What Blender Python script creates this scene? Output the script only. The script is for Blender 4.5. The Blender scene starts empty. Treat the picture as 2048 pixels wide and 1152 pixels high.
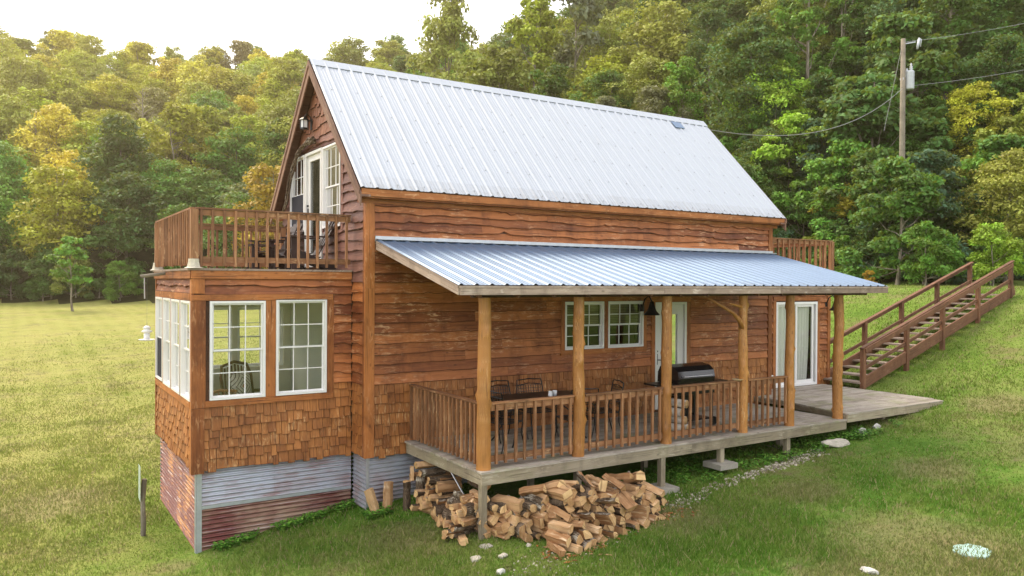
import bpy, math, random
import numpy as np
from mathutils import Vector, Matrix, noise
R=random.Random(11)
C=bpy.context.scene.collection
sc=bpy.context.scene
# ---------------------------------------------------------------- camera
CAMP=(-5.530,-9.405,2.6186); YAW=57.528; PITCH=-0.438; ROLL=0.318; FPX=1564.1
def cam_axes():
    y=math.radians(YAW); F=Vector((math.cos(y),math.sin(y),0)); Rt=Vector((F.y,-F.x,0)); U=Vector((0,0,1))
    p=math.radians(PITCH); F2=F*math.cos(p)+U*math.sin(p); U2=U*math.cos(p)-F*math.sin(p)
    r=math.radians(ROLL); R3=Rt*math.cos(r)+U2*math.sin(r); U3=U2*math.cos(r)-Rt*math.sin(r)
    return F2,R3,U3
CF,CR,CU=cam_axes()
def proj(p):
    d=Vector(p)-Vector(CAMP); w=d.dot(CF)
    if w<0.1: return (-9999,-9999,w)
    return (1024+FPX*d.dot(CR)/w,576-FPX*d.dot(CU)/w,w)
cd=bpy.data.cameras.new('camera'); cam=bpy.data.objects.new('camera',cd); C.objects.link(cam)
M=Matrix((CR,CU,-CF)).transposed().to_4x4(); M.translation=Vector(CAMP); cam.matrix_world=M
cd.sensor_width=36; cd.lens=36*FPX/2048; cd.clip_end=3000; cd.clip_start=.1
sc.camera=cam
# ---------------------------------------------------------------- materials
def newmat(name):
    m=bpy.data.materials.new(name); m.use_nodes=True; nt=m.node_tree
    for n in list(nt.nodes): nt.nodes.remove(n)
    return m,nt
class NT:
    def __init__(s,nt): s.nt=nt
    def n(s,t,**k):
        x=s.nt.nodes.new(t)
        for a,b in k.items():
            if a in x.bl_rna.properties: setattr(x,a,b)
            else:
                x.inputs[a.replace('_',' ')].default_value=b
        return x
    def l(s,a,b): s.nt.links.new(a,b)
    def val(s,x,sock):
        if hasattr(x,'type') and hasattr(x,'links'): s.l(x,sock)
        else: sock.default_value=x
    def math(s,op,a,b=0.0,clamp=False):
        x=s.n('ShaderNodeMath',operation=op); x.use_clamp=clamp
        s.val(a,x.inputs[0]); s.val(b,x.inputs[1]); return x.outputs[0]
    def mix(s,f,a,b,mode='MIX'):
        x=s.n('ShaderNodeMix',data_type='RGBA',blend_type=mode)
        s.val(f,x.inputs[0])
        for v,i in ((a,6),(b,7)):
            if isinstance(v,tuple): v=(v+(1,)) if len(v)==3 else v
            s.val(v,x.inputs[i])
        return x.outputs[2]
    def ramp(s,f,stops,interp='LINEAR'):
        x=s.n('ShaderNodeValToRGB'); s.l(f,x.inputs[0]); cr=x.color_ramp; cr.interpolation=interp
        while len(cr.elements)<len(stops): cr.elements.new(.5)
        for e,(p,c) in zip(cr.elements,stops):
            e.position=p; e.color=(c if len(c)==4 else c+(1,)) if isinstance(c,tuple) else (c,c,c,1)
        return x.outputs[0]
    def noise(s,vec,scale,detail=3,rough=.6,dist=0,dim='3D'):
        x=s.n('ShaderNodeTexNoise'); x.noise_dimensions=dim
        x.inputs['Scale'].default_value=scale; x.inputs['Detail'].default_value=detail
        x.inputs['Roughness'].default_value=rough; x.inputs['Distortion'].default_value=dist
        if vec is not None: s.l(vec,x.inputs['Vector'])
        return x.outputs['Fac']
    def mapv(s,vec,sc_,loc=(0,0,0)):
        x=s.n('ShaderNodeMapping'); x.inputs['Scale'].default_value=sc_; x.inputs['Location'].default_value=loc
        s.l(vec,x.inputs['Vector']); return x.outputs[0]
    def bump(s,h,strength=.4,dist=.01):
        x=s.n('ShaderNodeBump'); x.inputs['Strength'].default_value=strength; x.inputs['Distance'].default_value=dist
        s.l(h,x.inputs['Height']); return x.outputs[0]
    def out(s,sh):
        o=s.n('ShaderNodeOutputMaterial'); s.l(sh,o.inputs['Surface'])
    def pbsdf(s,col,rough=.6,metal=0,normal=None,spec=.5):
        x=s.n('ShaderNodeBsdfPrincipled'); 
        if isinstance(col,tuple): col=col+(1,) if len(col)==3 else col
        s.val(col,x.inputs['Base Color']); s.val(rough,x.inputs['Roughness']); s.val(metal,x.inputs['Metallic'])
        x.inputs['Specular IOR Level'].default_value=spec
        if normal is not None: s.l(normal,x.inputs['Normal'])
        return x.outputs[0]
def uv(t): return t.n('ShaderNodeUVMap').outputs[0]
def attr(t,name='tone'):
    a=t.n('ShaderNodeAttribute'); a.attribute_name=name; return a.outputs['Fac']
def objco(t): return t.n('ShaderNodeTexCoord').outputs['Object']
def wpos(t): return t.n('ShaderNodeNewGeometry').outputs['Position']
def wood_mat(name,dark,light,pale,rough=.6,pale_amt=.35,grain=(2.5,38),bumpS=.35,green=0,spec=.35,blotch=.9,stain=.6):
    m,nt=newmat(name); t=NT(nt); u=uv(t); tone=attr(t)
    g=t.noise(t.mapv(u,(grain[0],grain[1],1)),1,4,.65,.6)
    g2=t.noise(t.mapv(u,(1.2,5,1),(7,3,0)),1,3,.6,1.2)
    b=t.noise(wpos(t),blotch,3,.6)
    f=t.math('ADD',t.math('MULTIPLY',g,.40),t.math('MULTIPLY',tone,.46))
    f=t.math('ADD',f,t.math('MULTIPLY',g2,.3))
    f=t.math('SUBTRACT',f,.06)
    f=t.math('ADD',t.math('MULTIPLY',t.math('SUBTRACT',f,.5),1.35),t.math('ADD',.42,t.math('MULTIPLY',t.math('SUBTRACT',b,.5),.6)),True)
    col=t.mix(f,dark,light)
    # worn pale flecks
    w=t.noise(t.mapv(u,(5,22,1),(3,9,0)),1,4,.7,.8)
    w2=t.noise(t.mapv(wpos(t),(1.6,1.6,2.6)),1,2,.5)
    wv=t.math('MULTIPLY',t.ramp(w,[(.52,0.),(.66,1.)]),t.ramp(w2,[(.42,.0),(.66,1.)]))
    col=t.mix(t.math('MULTIPLY',wv,pale_amt),col,pale)
    # dark weather stains
    st=t.noise(t.mapv(wpos(t),(2.2,2.2,1.0),(5,2,8)),1,4,.7,.6)
    st2=t.noise(t.mapv(u,(4,11,1),(8,1,0)),1,3,.7)
    col=t.mix(t.math('MULTIPLY',t.math('MULTIPLY',t.ramp(st,[(.48,0.),(.66,1.)]),t.ramp(st2,[(.35,.2),(.6,1.)])),stain),col,tuple(c*.6 for c in dark))
    # drying checks along the grain
    ck=t.noise(t.mapv(u,(.9,46,1),(1,4,6)),1,3,.55,.3)
    col=t.mix(t.math('MULTIPLY',t.ramp(ck,[(.59,0.),(.65,1.)]),.6),col,tuple(c*.45 for c in dark))
    # knots
    vo=t.n('ShaderNodeTexVoronoi'); vo.inputs['Scale'].default_value=1.0; t.l(t.mapv(u,(3.1,7,1),(2,5,0)),vo.inputs['Vector'])
    k=t.ramp(vo.outputs['Distance'],[(.05,1.),(.13,0.)])
    col=t.mix(t.math('MULTIPLY',k,.55),col,tuple(c*.35 for c in dark))
    if green:
        gn=t.noise(t.mapv(wpos(t),(2,2,2),(4,1,2)),1,4,.7)
        col=t.mix(t.math('MULTIPLY',t.ramp(gn,[(.5,0.),(.66,1.)]),green),col,(.2,.24,.06))
    h=t.math('ADD',g,t.math('MULTIPLY',k,.4))
    t.out(t.pbsdf(col,rough,0,t.bump(h,bumpS,.006),spec))
    return m
MT={}
MT['siding']=wood_mat('stained_siding',(.12,.026,.008),(.58,.205,.062),(.84,.52,.30),.55,.75,(2.2,24),.5)
MT['shingle']=wood_mat('stained_shingle',(.15,.043,.011),(.58,.235,.066),(.84,.55,.27),.6,.7,(5,20),.6)
MT['lap_shade']=wood_mat('dark_lap_shade',(.06,.018,.006),(.22,.075,.022),(.3,.15,.07),.8,.3)  # dark lower edges of boards and shingles: lap shadow lines painted in
MT['lap_shade_grey']=wood_mat('dark_lap_shade_grey',(.05,.022,.018),(.14,.07,.05),(.25,.14,.1),.8,.3)  # same painted lap shadow line, greyer, for the gable
MT['trim']=wood_mat('stained_trim',(.14,.038,.010),(.56,.205,.056),(.78,.44,.22),.6,.6)
MT['gable']=wood_mat('gable_siding',(.12,.05,.04),(.30,.14,.10),(.42,.25,.19),.6,.4)  # gable boards in a duller, less orange tone than the front
MT['gshingle']=wood_mat('gable_shingle',(.18,.07,.04),(.36,.16,.09),(.5,.3,.2),.65,.3,(5,26),.5)
MT['rake']=wood_mat('rake_board',(.12,.06,.04),(.33,.19,.13),(.5,.36,.27),.7,.5)
MT['rail']=wood_mat('stained_rail',(.13,.055,.024),(.42,.20,.09),(.62,.40,.22),.65,.75,(3,45))
MT['deck']=wood_mat('weathered_deck',(.22,.18,.145),(.52,.46,.39),(.66,.62,.54),.75,.5,(2.5,36),.4,.4)
MT['deckside']=wood_mat('weathered_rim',(.17,.135,.09),(.46,.39,.28),(.6,.54,.42),.75,.6,(2,26),.4,.15)
MT['greyrim']=wood_mat('grey_lumber',(.18,.125,.095),(.46,.35,.28),(.66,.56,.48),.75,.7,(2,26),.4)
MT['log']=wood_mat('peeled_log',(.22,.085,.02),(.62,.28,.075),(.74,.46,.22),.45,.6,(1.4,24),.5,0,.45,1.6,.45)
MT['stair']=wood_mat('stair_lumber',(.075,.032,.018),(.25,.115,.06),(.40,.25,.16),.7,.5)
MT['tread']=wood_mat('tread_lumber',(.22,.16,.12),(.50,.41,.33),(.62,.55,.47),.8,.5)
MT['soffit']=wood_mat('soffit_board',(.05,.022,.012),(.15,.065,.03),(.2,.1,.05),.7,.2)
MT['fresh']=wood_mat('split_wood',(.27,.13,.055),(.76,.50,.27),(.88,.70,.48),.75,.8,(3,30),.8,0,.2,4)
MT['endgrain']=wood_mat('cut_end',(.33,.17,.07),(.76,.52,.26),(.86,.68,.42),.8,.4,(14,14),.5,0,.2,5)
MT['pole']=wood_mat('pole_wood',(.12,.10,.075),(.34,.30,.23),(.45,.42,.35),.85,.5,(2,24))
MT['chair']=wood_mat('dark_chair_wood',(.018,.009,.008),(.055,.026,.022),(.12,.08,.06),.5,.3)
MT['floor']=wood_mat('room_floor',(.10,.06,.035),(.2,.13,.08),(.24,.18,.12),.4,.1)
def bark_mat():
    m,nt=newmat('bark'); t=NT(nt); u=uv(t)
    a=t.noise(t.mapv(u,(7,22,1)),1,5,.75,1.5); b=t.noise(t.mapv(u,(3,6,1),(2,8,1)),1,3)
    col=t.mix(t.ramp(a,[(.38,0.),(.62,1.)]),(.035,.022,.014),(.20,.145,.10))
    col=t.mix(t.math('MULTIPLY',t.ramp(b,[(.52,0.),(.62,1.)]),t.ramp(a,[(.48,0.),(.56,1.)])),col,(.52,.48,.40))
    t.out(t.pbsdf(col,.9,0,t.bump(a,.9,.02),.1)); return m
MT['bark']=bark_mat()
def plain(name,col,rough=.5,metal=0,spec=.5,nscale=0,namt=0,bumpS=0,emit=0):
    m,nt=newmat(name); t=NT(nt); nrm=None; c=col
    if nscale:
        n=t.noise(objco(t),nscale,4,.65)
        c=t.mix(t.math('MULTIPLY',t.ramp(n,[(.35,0.),(.7,1.)]),namt),col,tuple(x*.45 for x in col))
        if bumpS: nrm=t.bump(n,bumpS,.01)
    t.out(t.pbsdf(c,rough,metal,nrm,spec)); return m
MT['white']=plain('white_vinyl',(.80,.79,.78),.4,0,.5,3,.12)
MT['whitedoor']=plain('white_door_paint',(.74,.73,.70),.35,0,.5,2,.12)
MT['screen']=plain('insect_screen',(.035,.035,.045),.8,0,.1)
MT['black']=plain('black_metal',(.012,.012,.013),.35,.3,.5,20,.3)
MT['gloss']=plain('black_enamel',(.01,.009,.010),.16,.0,.7)
MT['steel']=plain('steel',(.45,.45,.46),.35,.8)
MT['concrete']=plain('concrete',(.36,.33,.28),.9,0,.2,9,.5,.5)
MT['rock']=plain('limestone',(.55,.50,.42),.9,0,.2,7,.55,.7)
MT['palerock']=plain('white_limestone',(.58,.56,.52),.85,0,.2,9,.4,.6)
MT['iwall']=plain('cream_wall',(.62,.58,.46),.8,0,.2)
MT['igrey']=plain('grey_wall',(.46,.46,.40),.8,0,.2)
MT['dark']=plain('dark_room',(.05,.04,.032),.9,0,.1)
MT['curtain']=plain('curtain_cloth',(.86,.84,.80),.9,0,.1)
MT['cup']=plain('white_ceramic',(.75,.75,.76),.25)
MT['blinds']=plain('olive_blind',(.24,.22,.11),.8,0,.2,2,.4)
MT['insul']=plain('grey_paint',(.52,.55,.60),.4,.1,.5,6,.3)
MT['cable']=plain('cable',(.22,.22,.22),.6)
MT['signgreen']=plain('faded_green_sign',(.45,.56,.48),.5,0,.5,15,.4)
MT['flash']=plain('peeling_white_paint',(.62,.56,.45),.7,0,.3,14,.6,.4)
MT['ceramic_spray']=plain('turquoise_paint',(.36,.52,.49),.8,0,.2,3,.2,.2)
MT['flashing']=plain('galvanised_flashing',(.52,.55,.60),.35,.5,.5,6,.35)
MT['plantleaf']=plain('fern_leaf',(.06,.20,.03),.6)
def glass_mat():
    m,nt=newmat('window_glass'); t=NT(nt)
    tr=t.n('ShaderNodeBsdfTransparent'); tr.inputs[0].default_value=(.93,.96,.94,1)
    gl=t.n('ShaderNodeBsdfGlossy'); gl.inputs['Roughness'].default_value=.015
    fr=t.n('ShaderNodeFresnel'); fr.inputs[0].default_value=1.6
    mx=t.n('ShaderNodeMixShader'); t.l(t.math('MULTIPLY',fr.outputs[0],1.25,True),mx.inputs[0]); t.l(tr.outputs[0],mx.inputs[1]); t.l(gl.outputs[0],mx.inputs[2])
    t.out(mx.outputs[0]); return m
MT['glass']=glass_mat()
def roof_mat(name,base,dirt,metal=.45,rough=.38):
    m,nt=newmat(name); t=NT(nt); u=uv(t); w=wpos(t)
    s=t.noise(t.mapv(u,(.9,16,1)),1,4,.6)      # streaks down the slope
    c=t.noise(w,1.1,3,.6); e=t.ramp(attr(t),[(.0,0.),(1.,1.)])
    d=t.math('MULTIPLY',t.ramp(s,[(.5,0.),(.75,1.)]),t.ramp(c,[(.4,.1),(.7,.7)]))
    d=t.math('ADD',t.math('MULTIPLY',d,.55),t.math('MULTIPLY',t.math('MULTIPLY',e,t.ramp(s,[(.4,0.),(.62,1.)])),.8),True)
    col=t.mix(d,base,dirt); 
    t.out(t.pbsdf(col,t.math('ADD',rough,t.math('MULTIPLY',s,.2)),metal,t.bump(t.noise(w,5,2),.08,.01),.5)); return m
MT['roof']=roof_mat('galvalume_roof',(.43,.46,.51),(.27,.27,.28),.36)
MT['proof']=roof_mat('blue_steel_roof',(.165,.235,.35),(.13,.165,.22),.5,.38)
def skirt_mat(name,metal,rust,pale,a0,a1,pstr=.5):
    m,nt=newmat(name); t=NT(nt); u=uv(t); w=wpos(t)
    a=t.noise(t.mapv(u,(1.6,14,1)),1,5,.7,.6); b=t.noise(w,1.3,3,.6)
    f=t.ramp(t.math('ADD',t.math('MULTIPLY',a,.55),t.math('MULTIPLY',b,.5)),[(a0,0.),(a1,1.)])
    col=t.mix(f,metal,rust)
    p=t.noise(t.mapv(u,(1.2,45,1),(5,2,0)),1,4,.7)
    col=t.mix(t.math('MULTIPLY',t.ramp(p,[(.57,0.),(.62,1.)]),pstr),col,pale)
    t.out(t.pbsdf(col,t.math('ADD',.38,t.math('MULTIPLY',f,.3)),t.math('SUBTRACT',.55,t.math('MULTIPLY',f,.5)),None,.4)); return m
MT['skirt_top']=skirt_mat('galvanised_corrugated',(.50,.53,.60),(.24,.12,.10),(.62,.64,.68),.50,.68,.35)
MT['skirt_mix']=skirt_mat('rust_streaked_corrugated',(.48,.51,.58),(.26,.13,.11),(.24,.10,.09),.48,.66,.75)
MT['skirt_low']=skirt_mat('maroon_corrugated',(.17,.055,.048),(.36,.25,.18),(.58,.52,.52),.46,.64,.6)
MT['skirt_side']=skirt_mat('peeling_maroon_corrugated',(.19,.06,.05),(.55,.27,.10),(.62,.56,.54),.52,.62,.85)
# ---------------------------------------------------------------- mesh builder
def V(*a): return Vector(a)
class MB:
    def __init__(s): s.v=[]; s.f=[]; s.t=[]; s.g=[]; s.m=[]; s.o=[]
    def face(s,pts,tone=.5,grain=(1,0,0),mi=0,off=None):
        i=len(s.v); s.v.extend([tuple(p) for p in pts]); s.f.append(tuple(range(i,i+len(pts))))
        s.t.append(tone); s.g.append(tuple(grain)); s.m.append(mi); s.o.append(off if off is not None else (0,0))
    def addmesh(s,verts,faces,tone=.5,grain=(1,0,0),mi=0,off=(0,0)):
        i=len(s.v); s.v.extend([tuple(p) for p in verts])
        for q in faces:
            s.f.append(tuple(i+k for k in q)); s.t.append(tone); s.g.append(tuple(grain)); s.m.append(mi); s.o.append(off)
    def hexa(s,p,tone=.5,grain=(1,0,0),mi=0):
        off=(R.uniform(0,50),R.uniform(0,50))
        s.addmesh(p,[(0,3,2,1),(4,5,6,7),(0,1,5,4),(1,2,6,5),(2,3,7,6),(3,0,4,7)],tone,grain,mi,off)
    def box(s,x0,x1,y0,y1,z0,z1,tone=None,grain=None,mi=0):
        if tone is None: tone=R.random()
        d=(abs(x1-x0),abs(y1-y0),abs(z1-z0))
        if grain is None: k=d.index(max(d)); grain=tuple(1.0 if i==k else 0. for i in range(3))
        s.hexa([(x0,y0,z0),(x1,y0,z0),(x1,y1,z0),(x0,y1,z0),(x0,y0,z1),(x1,y0,z1),(x1,y1,z1),(x0,y1,z1)],tone,grain,mi)
    def bar(s,p,q,w,h,up=(0,0,1),tone=None,mi=0):
        """box from p to q, w wide sideways, h along up"""
        if tone is None: tone=R.random()
        p=Vector(p);q=Vector(q);d=(q-p).normalized();up=Vector(up);a=d.cross(up).normalized();b=a.cross(d).normalized()
        a*=w/2;b*=h/2
        s.hexa([p-a-b,p+a-b,q+a-b,q-a-b,p-a+b,p+a+b,q+a+b,q-a+b],tone,d,mi)
    def tube(s,pts,rad,n=8,tone=.5,mi=0,caps=True,jit=0,capmi=None,grain=None):
        pts=[Vector(p) for p in pts]
        if not hasattr(rad,'__len__'): rad=[rad]*len(pts)
        i0=len(s.v); d0=(pts[-1]-pts[0]).normalized()
        ref=Vector((0,0,1)) if abs(d0.z)<.9 else Vector((1,0,0))
        ph=[R.uniform(-1,1) for _ in range(n)]
        off=(R.uniform(0,50),R.uniform(0,50))
        for k,p in enumerate(pts):
            d=(pts[min(k+1,len(pts)-1)]-pts[max(k-1,0)]).normalized()
            a=d.cross(ref).normalized(); b=a.cross(d).normalized()
            for j in range(n):
                an=2*math.pi*j/n; r=rad[k]*(1+jit*ph[j]*.5+jit*R.uniform(-.5,.5))
                q=p+a*math.cos(an)*r+b*math.sin(an)*r; s.v.append(tuple(q))
        g=tuple(d0) if grain is None else grain
        for k in range(len(pts)-1):
            for j in range(n):
                j2=(j+1)%n
                s.f.append((i0+k*n+j,i0+k*n+j2,i0+(k+1)*n+j2,i0+(k+1)*n+j)); s.t.append(tone);s.g.append(g);s.m.append(mi);s.o.append(off)
        if caps:
            for c in (0,len(pts)-1):
                q=tuple(i0+c*n+j for j in range(n)); s.f.append(q if c else q[::-1]); s.t.append(tone)
                s.g.append(tuple(ref.cross(d0).normalized()));s.m.append(mi if capmi is None else capmi);s.o.append(off)
    def lathe(s,c,prof,n=16,tone=.5,mi=0):
        """prof list of (r,z)"""
        c=Vector(c); i0=len(s.v)
        for r,z in prof:
            for j in range(n):
                a=2*math.pi*j/n; s.v.append((c.x+r*math.cos(a),c.y+r*math.sin(a),c.z+z))
        for k in range(len(prof)-1):
            for j in range(n):
                j2=(j+1)%n; s.f.append((i0+k*n+j,i0+k*n+j2,i0+(k+1)*n+j2,i0+(k+1)*n+j)); s.t.append(tone);s.g.append((0,0,1));s.m.append(mi);s.o.append((0,0))
    def build(s,name,mats,parent=None,smooth=False,loc=None):
        me=bpy.data.meshes.new(name); me.from_pydata(s.v,[],s.f)
        if not isinstance(mats,(list,tuple)): mats=[mats]
        for m in mats: me.materials.append(MT[m] if isinstance(m,str) else m)
        me.polygons.foreach_set('material_index',s.m)
        at=me.attributes.new('tone','FLOAT','FACE'); at.data.foreach_set('value',s.t)
        vs=np.array(s.v,dtype=float); uvl=me.uv_layers.new(name='UVMap')
        lv=np.zeros(len(me.loops),dtype=np.int32); me.loops.foreach_get('vertex_index',lv)
        cnt=np.array([len(f) for f in s.f]); fi=np.repeat(np.arange(len(s.f)),cnt)
        nr=np.zeros(len(s.f)*3); me.polygons.foreach_get('normal',nr); nr=nr.reshape(-1,3)
        g=np.array(s.g,dtype=float); g/=np.maximum(np.linalg.norm(g,axis=1,keepdims=True),1e-9)
        b=np.cross(nr,g); bl=np.linalg.norm(b,axis=1,keepdims=True)
        alt=np.tile(np.array([[.577,.577,.577]]),(len(g),1)); alt2=np.cross(nr,alt)
        bad=(bl[:,0]<.3); b=np.where(bad[:,None],alt2,b); b/=np.maximum(np.linalg.norm(b,axis=1,keepdims=True),1e-9)
        g=np.where(bad[:,None],np.cross(b,nr),g)
        o=np.array(s.o,dtype=float); P=vs[lv]
        uvv=np.stack([(P*g[fi]).sum(1)+o[fi,0],(P*b[fi]).sum(1)+o[fi,1]],1)
        uvl.data.foreach_set('uv',uvv.astype(np.float32).ravel())
        if smooth: me.polygons.foreach_set('use_smooth',[True]*len(s.f))
        ob=bpy.data.objects.new(name,me); C.objects.link(ob)
        if parent is not None: ob.parent=parent
        if loc is not None: ob.location=loc
        return ob
def tag(o,label=None,cat=None,group=None,kind=None):
    if label: o['label']=label
    if cat: o['category']=cat
    if group: o['group']=group
    if kind: o['kind']=kind
    return o
def thing(name,label,cat,loc=(0,0,0),rz=0,group=None):
    o=bpy.data.objects.new(name,None); C.objects.link(o); o.empty_display_size=.2
    o.location=loc; o.rotation_euler=(0,0,rz); tag(o,label,cat,group); return o
class Fr:
    """a wall frame: origin, horizontal u, outward n"""
    def __init__(s,O,U,N): s.O=Vector(O);s.U=Vector(U);s.N=Vector(N)
    def p(s,u,z,n=0): return s.O+s.U*u+Vector((0,0,z))+s.N*n
def fbox(mb,fr,u0,u1,z0,z1,n0,n1,tone=None,g=None,mi=0):
    if tone is None: tone=R.random()
    if g is None: g='u' if abs(u1-u0)>abs(z1-z0) else 'z'
    gr=fr.U if g=='u' else Vector((0,0,1))
    mb.hexa([fr.p(u0,z0,n0),fr.p(u1,z0,n0),fr.p(u1,z0,n1),fr.p(u0,z0,n1),fr.p(u0,z1,n0),fr.p(u1,z1,n0),fr.p(u1,z1,n1),fr.p(u0,z1,n1)],tone,gr,mi)
def incut(u,z,cuts,m=0):
    for a,b,c,d in cuts:
        if a-m<u<b+m and c-m<z<d+m: return (a,b,c,d)
    return None
def siding(mb,fr,u0,u1,z0,z1,h=.165,cuts=(),urange=None,amp=.017,n0=.0):
    nc=max(1,round((z1-z0)/h)); h=(z1-z0)/nc
    for k in range(nc):
        zb0=z0+k*h; zt0=min(z0+(k+1)*h+.02,z1)
        seed=R.uniform(0,1000); a,b=(u0,u1)
        if urange: a,b=urange(zb0+h*.5)
        if b-a<.03: continue
        # board joints
        js=[a]; 
        while js[-1]<b: js.append(js[-1]+R.uniform(1.4,3.6))
        js[-1]=b
        if len(js)>2 and js[-1]-js[-2]<.5: js.pop(-2)
        for bi in range(len(js)-1):
            ja,jb=js[bi],js[bi+1]; tone=R.random(); off=(R.uniform(0,50),R.uniform(0,50)); sd=R.uniform(0,999)
            kn=[(R.uniform(ja,jb),R.uniform(-.03,.03)*amp/.017,R.uniform(.025,.08)) for _ in range(int((jb-ja)*.9)+1)]
            drop=R.uniform(-.008,.012)
            def zb(u):
                if k==0: return zb0
                w=amp*1.9*noise.noise((u*.9,sd,0))+amp*1.3*noise.noise((u*3.1,sd,5))+amp*.45*noise.noise((u*9,sd,9))
                for c,am,wd in kn: w+=am*math.exp(-((u-c)/wd)**2)
                return zb0+w+drop
            ns=max(1,int((jb-ja)/.055)); us=[ja+(jb-ja)*i/ns for i in range(ns+1)]
            us[0]+=.0015 if bi else 0; us[-1]-=.0015 if bi<len(js)-2 else 0
            cutu=[c for q in cuts for c in q[:2] if ja<c<jb]; us=sorted(set(us+cutu))
            for i in range(len(us)-1):
                ua,ub=us[i],us[i+1]; um=(ua+ub)/2; za,zc=zb(ua),zb(ub); parts=[(za,zc,zt0,zt0)]
                for (ca,cb,cz0,cz1) in cuts:
                    if ca<um<cb:
                        np_=[]
                        for (pa,pc,qa,qc) in parts:
                            if cz0>=max(qa,qc) or cz1<=min(pa,pc): np_.append((pa,pc,qa,qc)); continue
                            if min(pa,pc)<cz0: np_.append((min(pa,cz0),min(pc,cz0),cz0,cz0))
                            if max(qa,qc)>cz1: np_.append((max(pa,cz1),max(pc,cz1),qa,qc))
                        parts=np_
                for (pa,pc,qa,qc) in parts:
                    def nn(z): return n0+.040-.031*(z-zb0)/h
                    mb.face([fr.p(ua,pa,nn(pa)),fr.p(ub,pc,nn(pc)),fr.p(ub,qc,nn(qc)),fr.p(ua,qa,nn(qa))],tone,fr.U,0,off)
                    if pa==za:
                        e_=.009; mb.face([fr.p(ua,pa,nn(pa)+.001),fr.p(ub,pc,nn(pc)+.001),fr.p(ub,pc+e_,nn(pc)+.0015),fr.p(ua,pa+e_,nn(pa)+.0015)],tone*.6,fr.U,1,off)  # dark strip on the lower edge paints in the lap's shadow line
                    if pa==za: mb.face([fr.p(ua,pa,n0-.004),fr.p(ub,pc,n0-.004),fr.p(ub,pc,nn(pc)),fr.p(ua,pa,nn(pa))],tone,fr.U,0,off)
def shingles(mb,fr,u0,u1,z0,z1,ex=.165,cuts=(),urange=None,stag=.05,wr=(.08,.17)):
    nr=max(1,round((z1-z0)/ex)); ex=(z1-z0)/nr
    for k in range(nr):
        zb0=z0+k*ex; a,b=u0,u1
        if urange: a,b=urange(zb0+ex*.5)
        u=a-R.uniform(0,.1)
        while u<b:
            w=R.uniform(*wr); ua=max(u,a); ub=min(u+w,b); u+=w
            if ub-ua<.015: continue
            um=(ua+ub)/2
            zb=zb0-R.choice((0,0,stag*.45,stag,stag*.8))+R.uniform(-.006,.006); zt=zb0+ex+.012
            if k==nr-1: zt=z1
            if k==0: zb=zb0-R.choice((0,.01,.04))
            c=None
            for (ca,cb,cz0,cz1) in cuts:
                if ca<um<cb:
                    if zb>=cz0 and zt<=cz1: c=1
                    elif zb<cz0<zt: zt=cz0
                    elif zb<cz1<zt: zb=cz1
            if c or zt-zb<.02: continue
            g=.0035; tone=.2+.6*R.random(); nb=.030+R.uniform(-.004,.010); ntp=.008+(0 if zt<z1 else 0)
            off=(R.uniform(0,50),R.uniform(0,50)); Z=(0,0,1)
            p=[fr.p(ua+g,zb,nb),fr.p(ub-g,zb+R.uniform(-.004,.004),nb),fr.p(ub-g,zt,ntp),fr.p(ua+g,zt,ntp)]
            q=[fr.p(ua+g,zb,0),fr.p(ub-g,zb,0),fr.p(ub-g,zt,0),fr.p(ua+g,zt,0)]
            mb.face(p,tone,Z,0,off); mb.face([fr.p(ua+g,zb,nb+.001),fr.p(ub-g,zb,nb+.001),fr.p(ub-g,zb+.005,nb+.001),fr.p(ua+g,zb+.005,nb+.001)],tone*.6,Z,1,off); mb.face([q[0],q[1],p[1],p[0]],tone*.5,Z,1,off); mb.face([q[0],p[0],p[3],q[3]],tone,Z,0,off); mb.face([p[1],q[1],q[2],p[2]],tone,Z,0,off)  # dark butt strip paints in the shadow line between shingle rows
def panel(mb,fr,u0,u1,z0,z1,nf,nb,cuts=(),ztop=None,extra=()):
    us=sorted(set([u0,u1]+[c for q in cuts for c in q[:2]]+list(extra))); us=[u for u in us if u0<=u<=u1]
    zs=sorted(set([z0,z1]+[c for q in cuts for c in q[2:]])); zs=[z for z in zs if z0<=z<=z1]
    for i in range(len(us)-1):
        for j in range(len(zs)-1):
            um=(us[i]+us[i+1])/2; zm=(zs[j]+zs[j+1])/2
            if incut(um,zm,cuts): continue
            ta=tb=zs[j+1]
            if ztop:
                ta,tb=max(zs[j],min(ta,ztop(us[i]))),max(zs[j],min(tb,ztop(us[i+1])))
                if ta<=zs[j] and tb<=zs[j]: continue
            for n in (nf,nb):
                mb.face([fr.p(us[i],zs[j],n),fr.p(us[i+1],zs[j],n),fr.p(us[i+1],tb,n),fr.p(us[i],ta,n)],.5,fr.U,0 if n==nf else 1)
    for (a,b,c,d) in cuts:
        for q in ([(a,c),(b,c)],[(a,d),(b,d)],[(a,c),(a,d)],[(b,c),(b,d)]):
            mb.face([fr.p(*q[0],nf),fr.p(*q[1],nf),fr.p(*q[1],nb),fr.p(*q[0],nb)],.5,fr.U,1)
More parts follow.
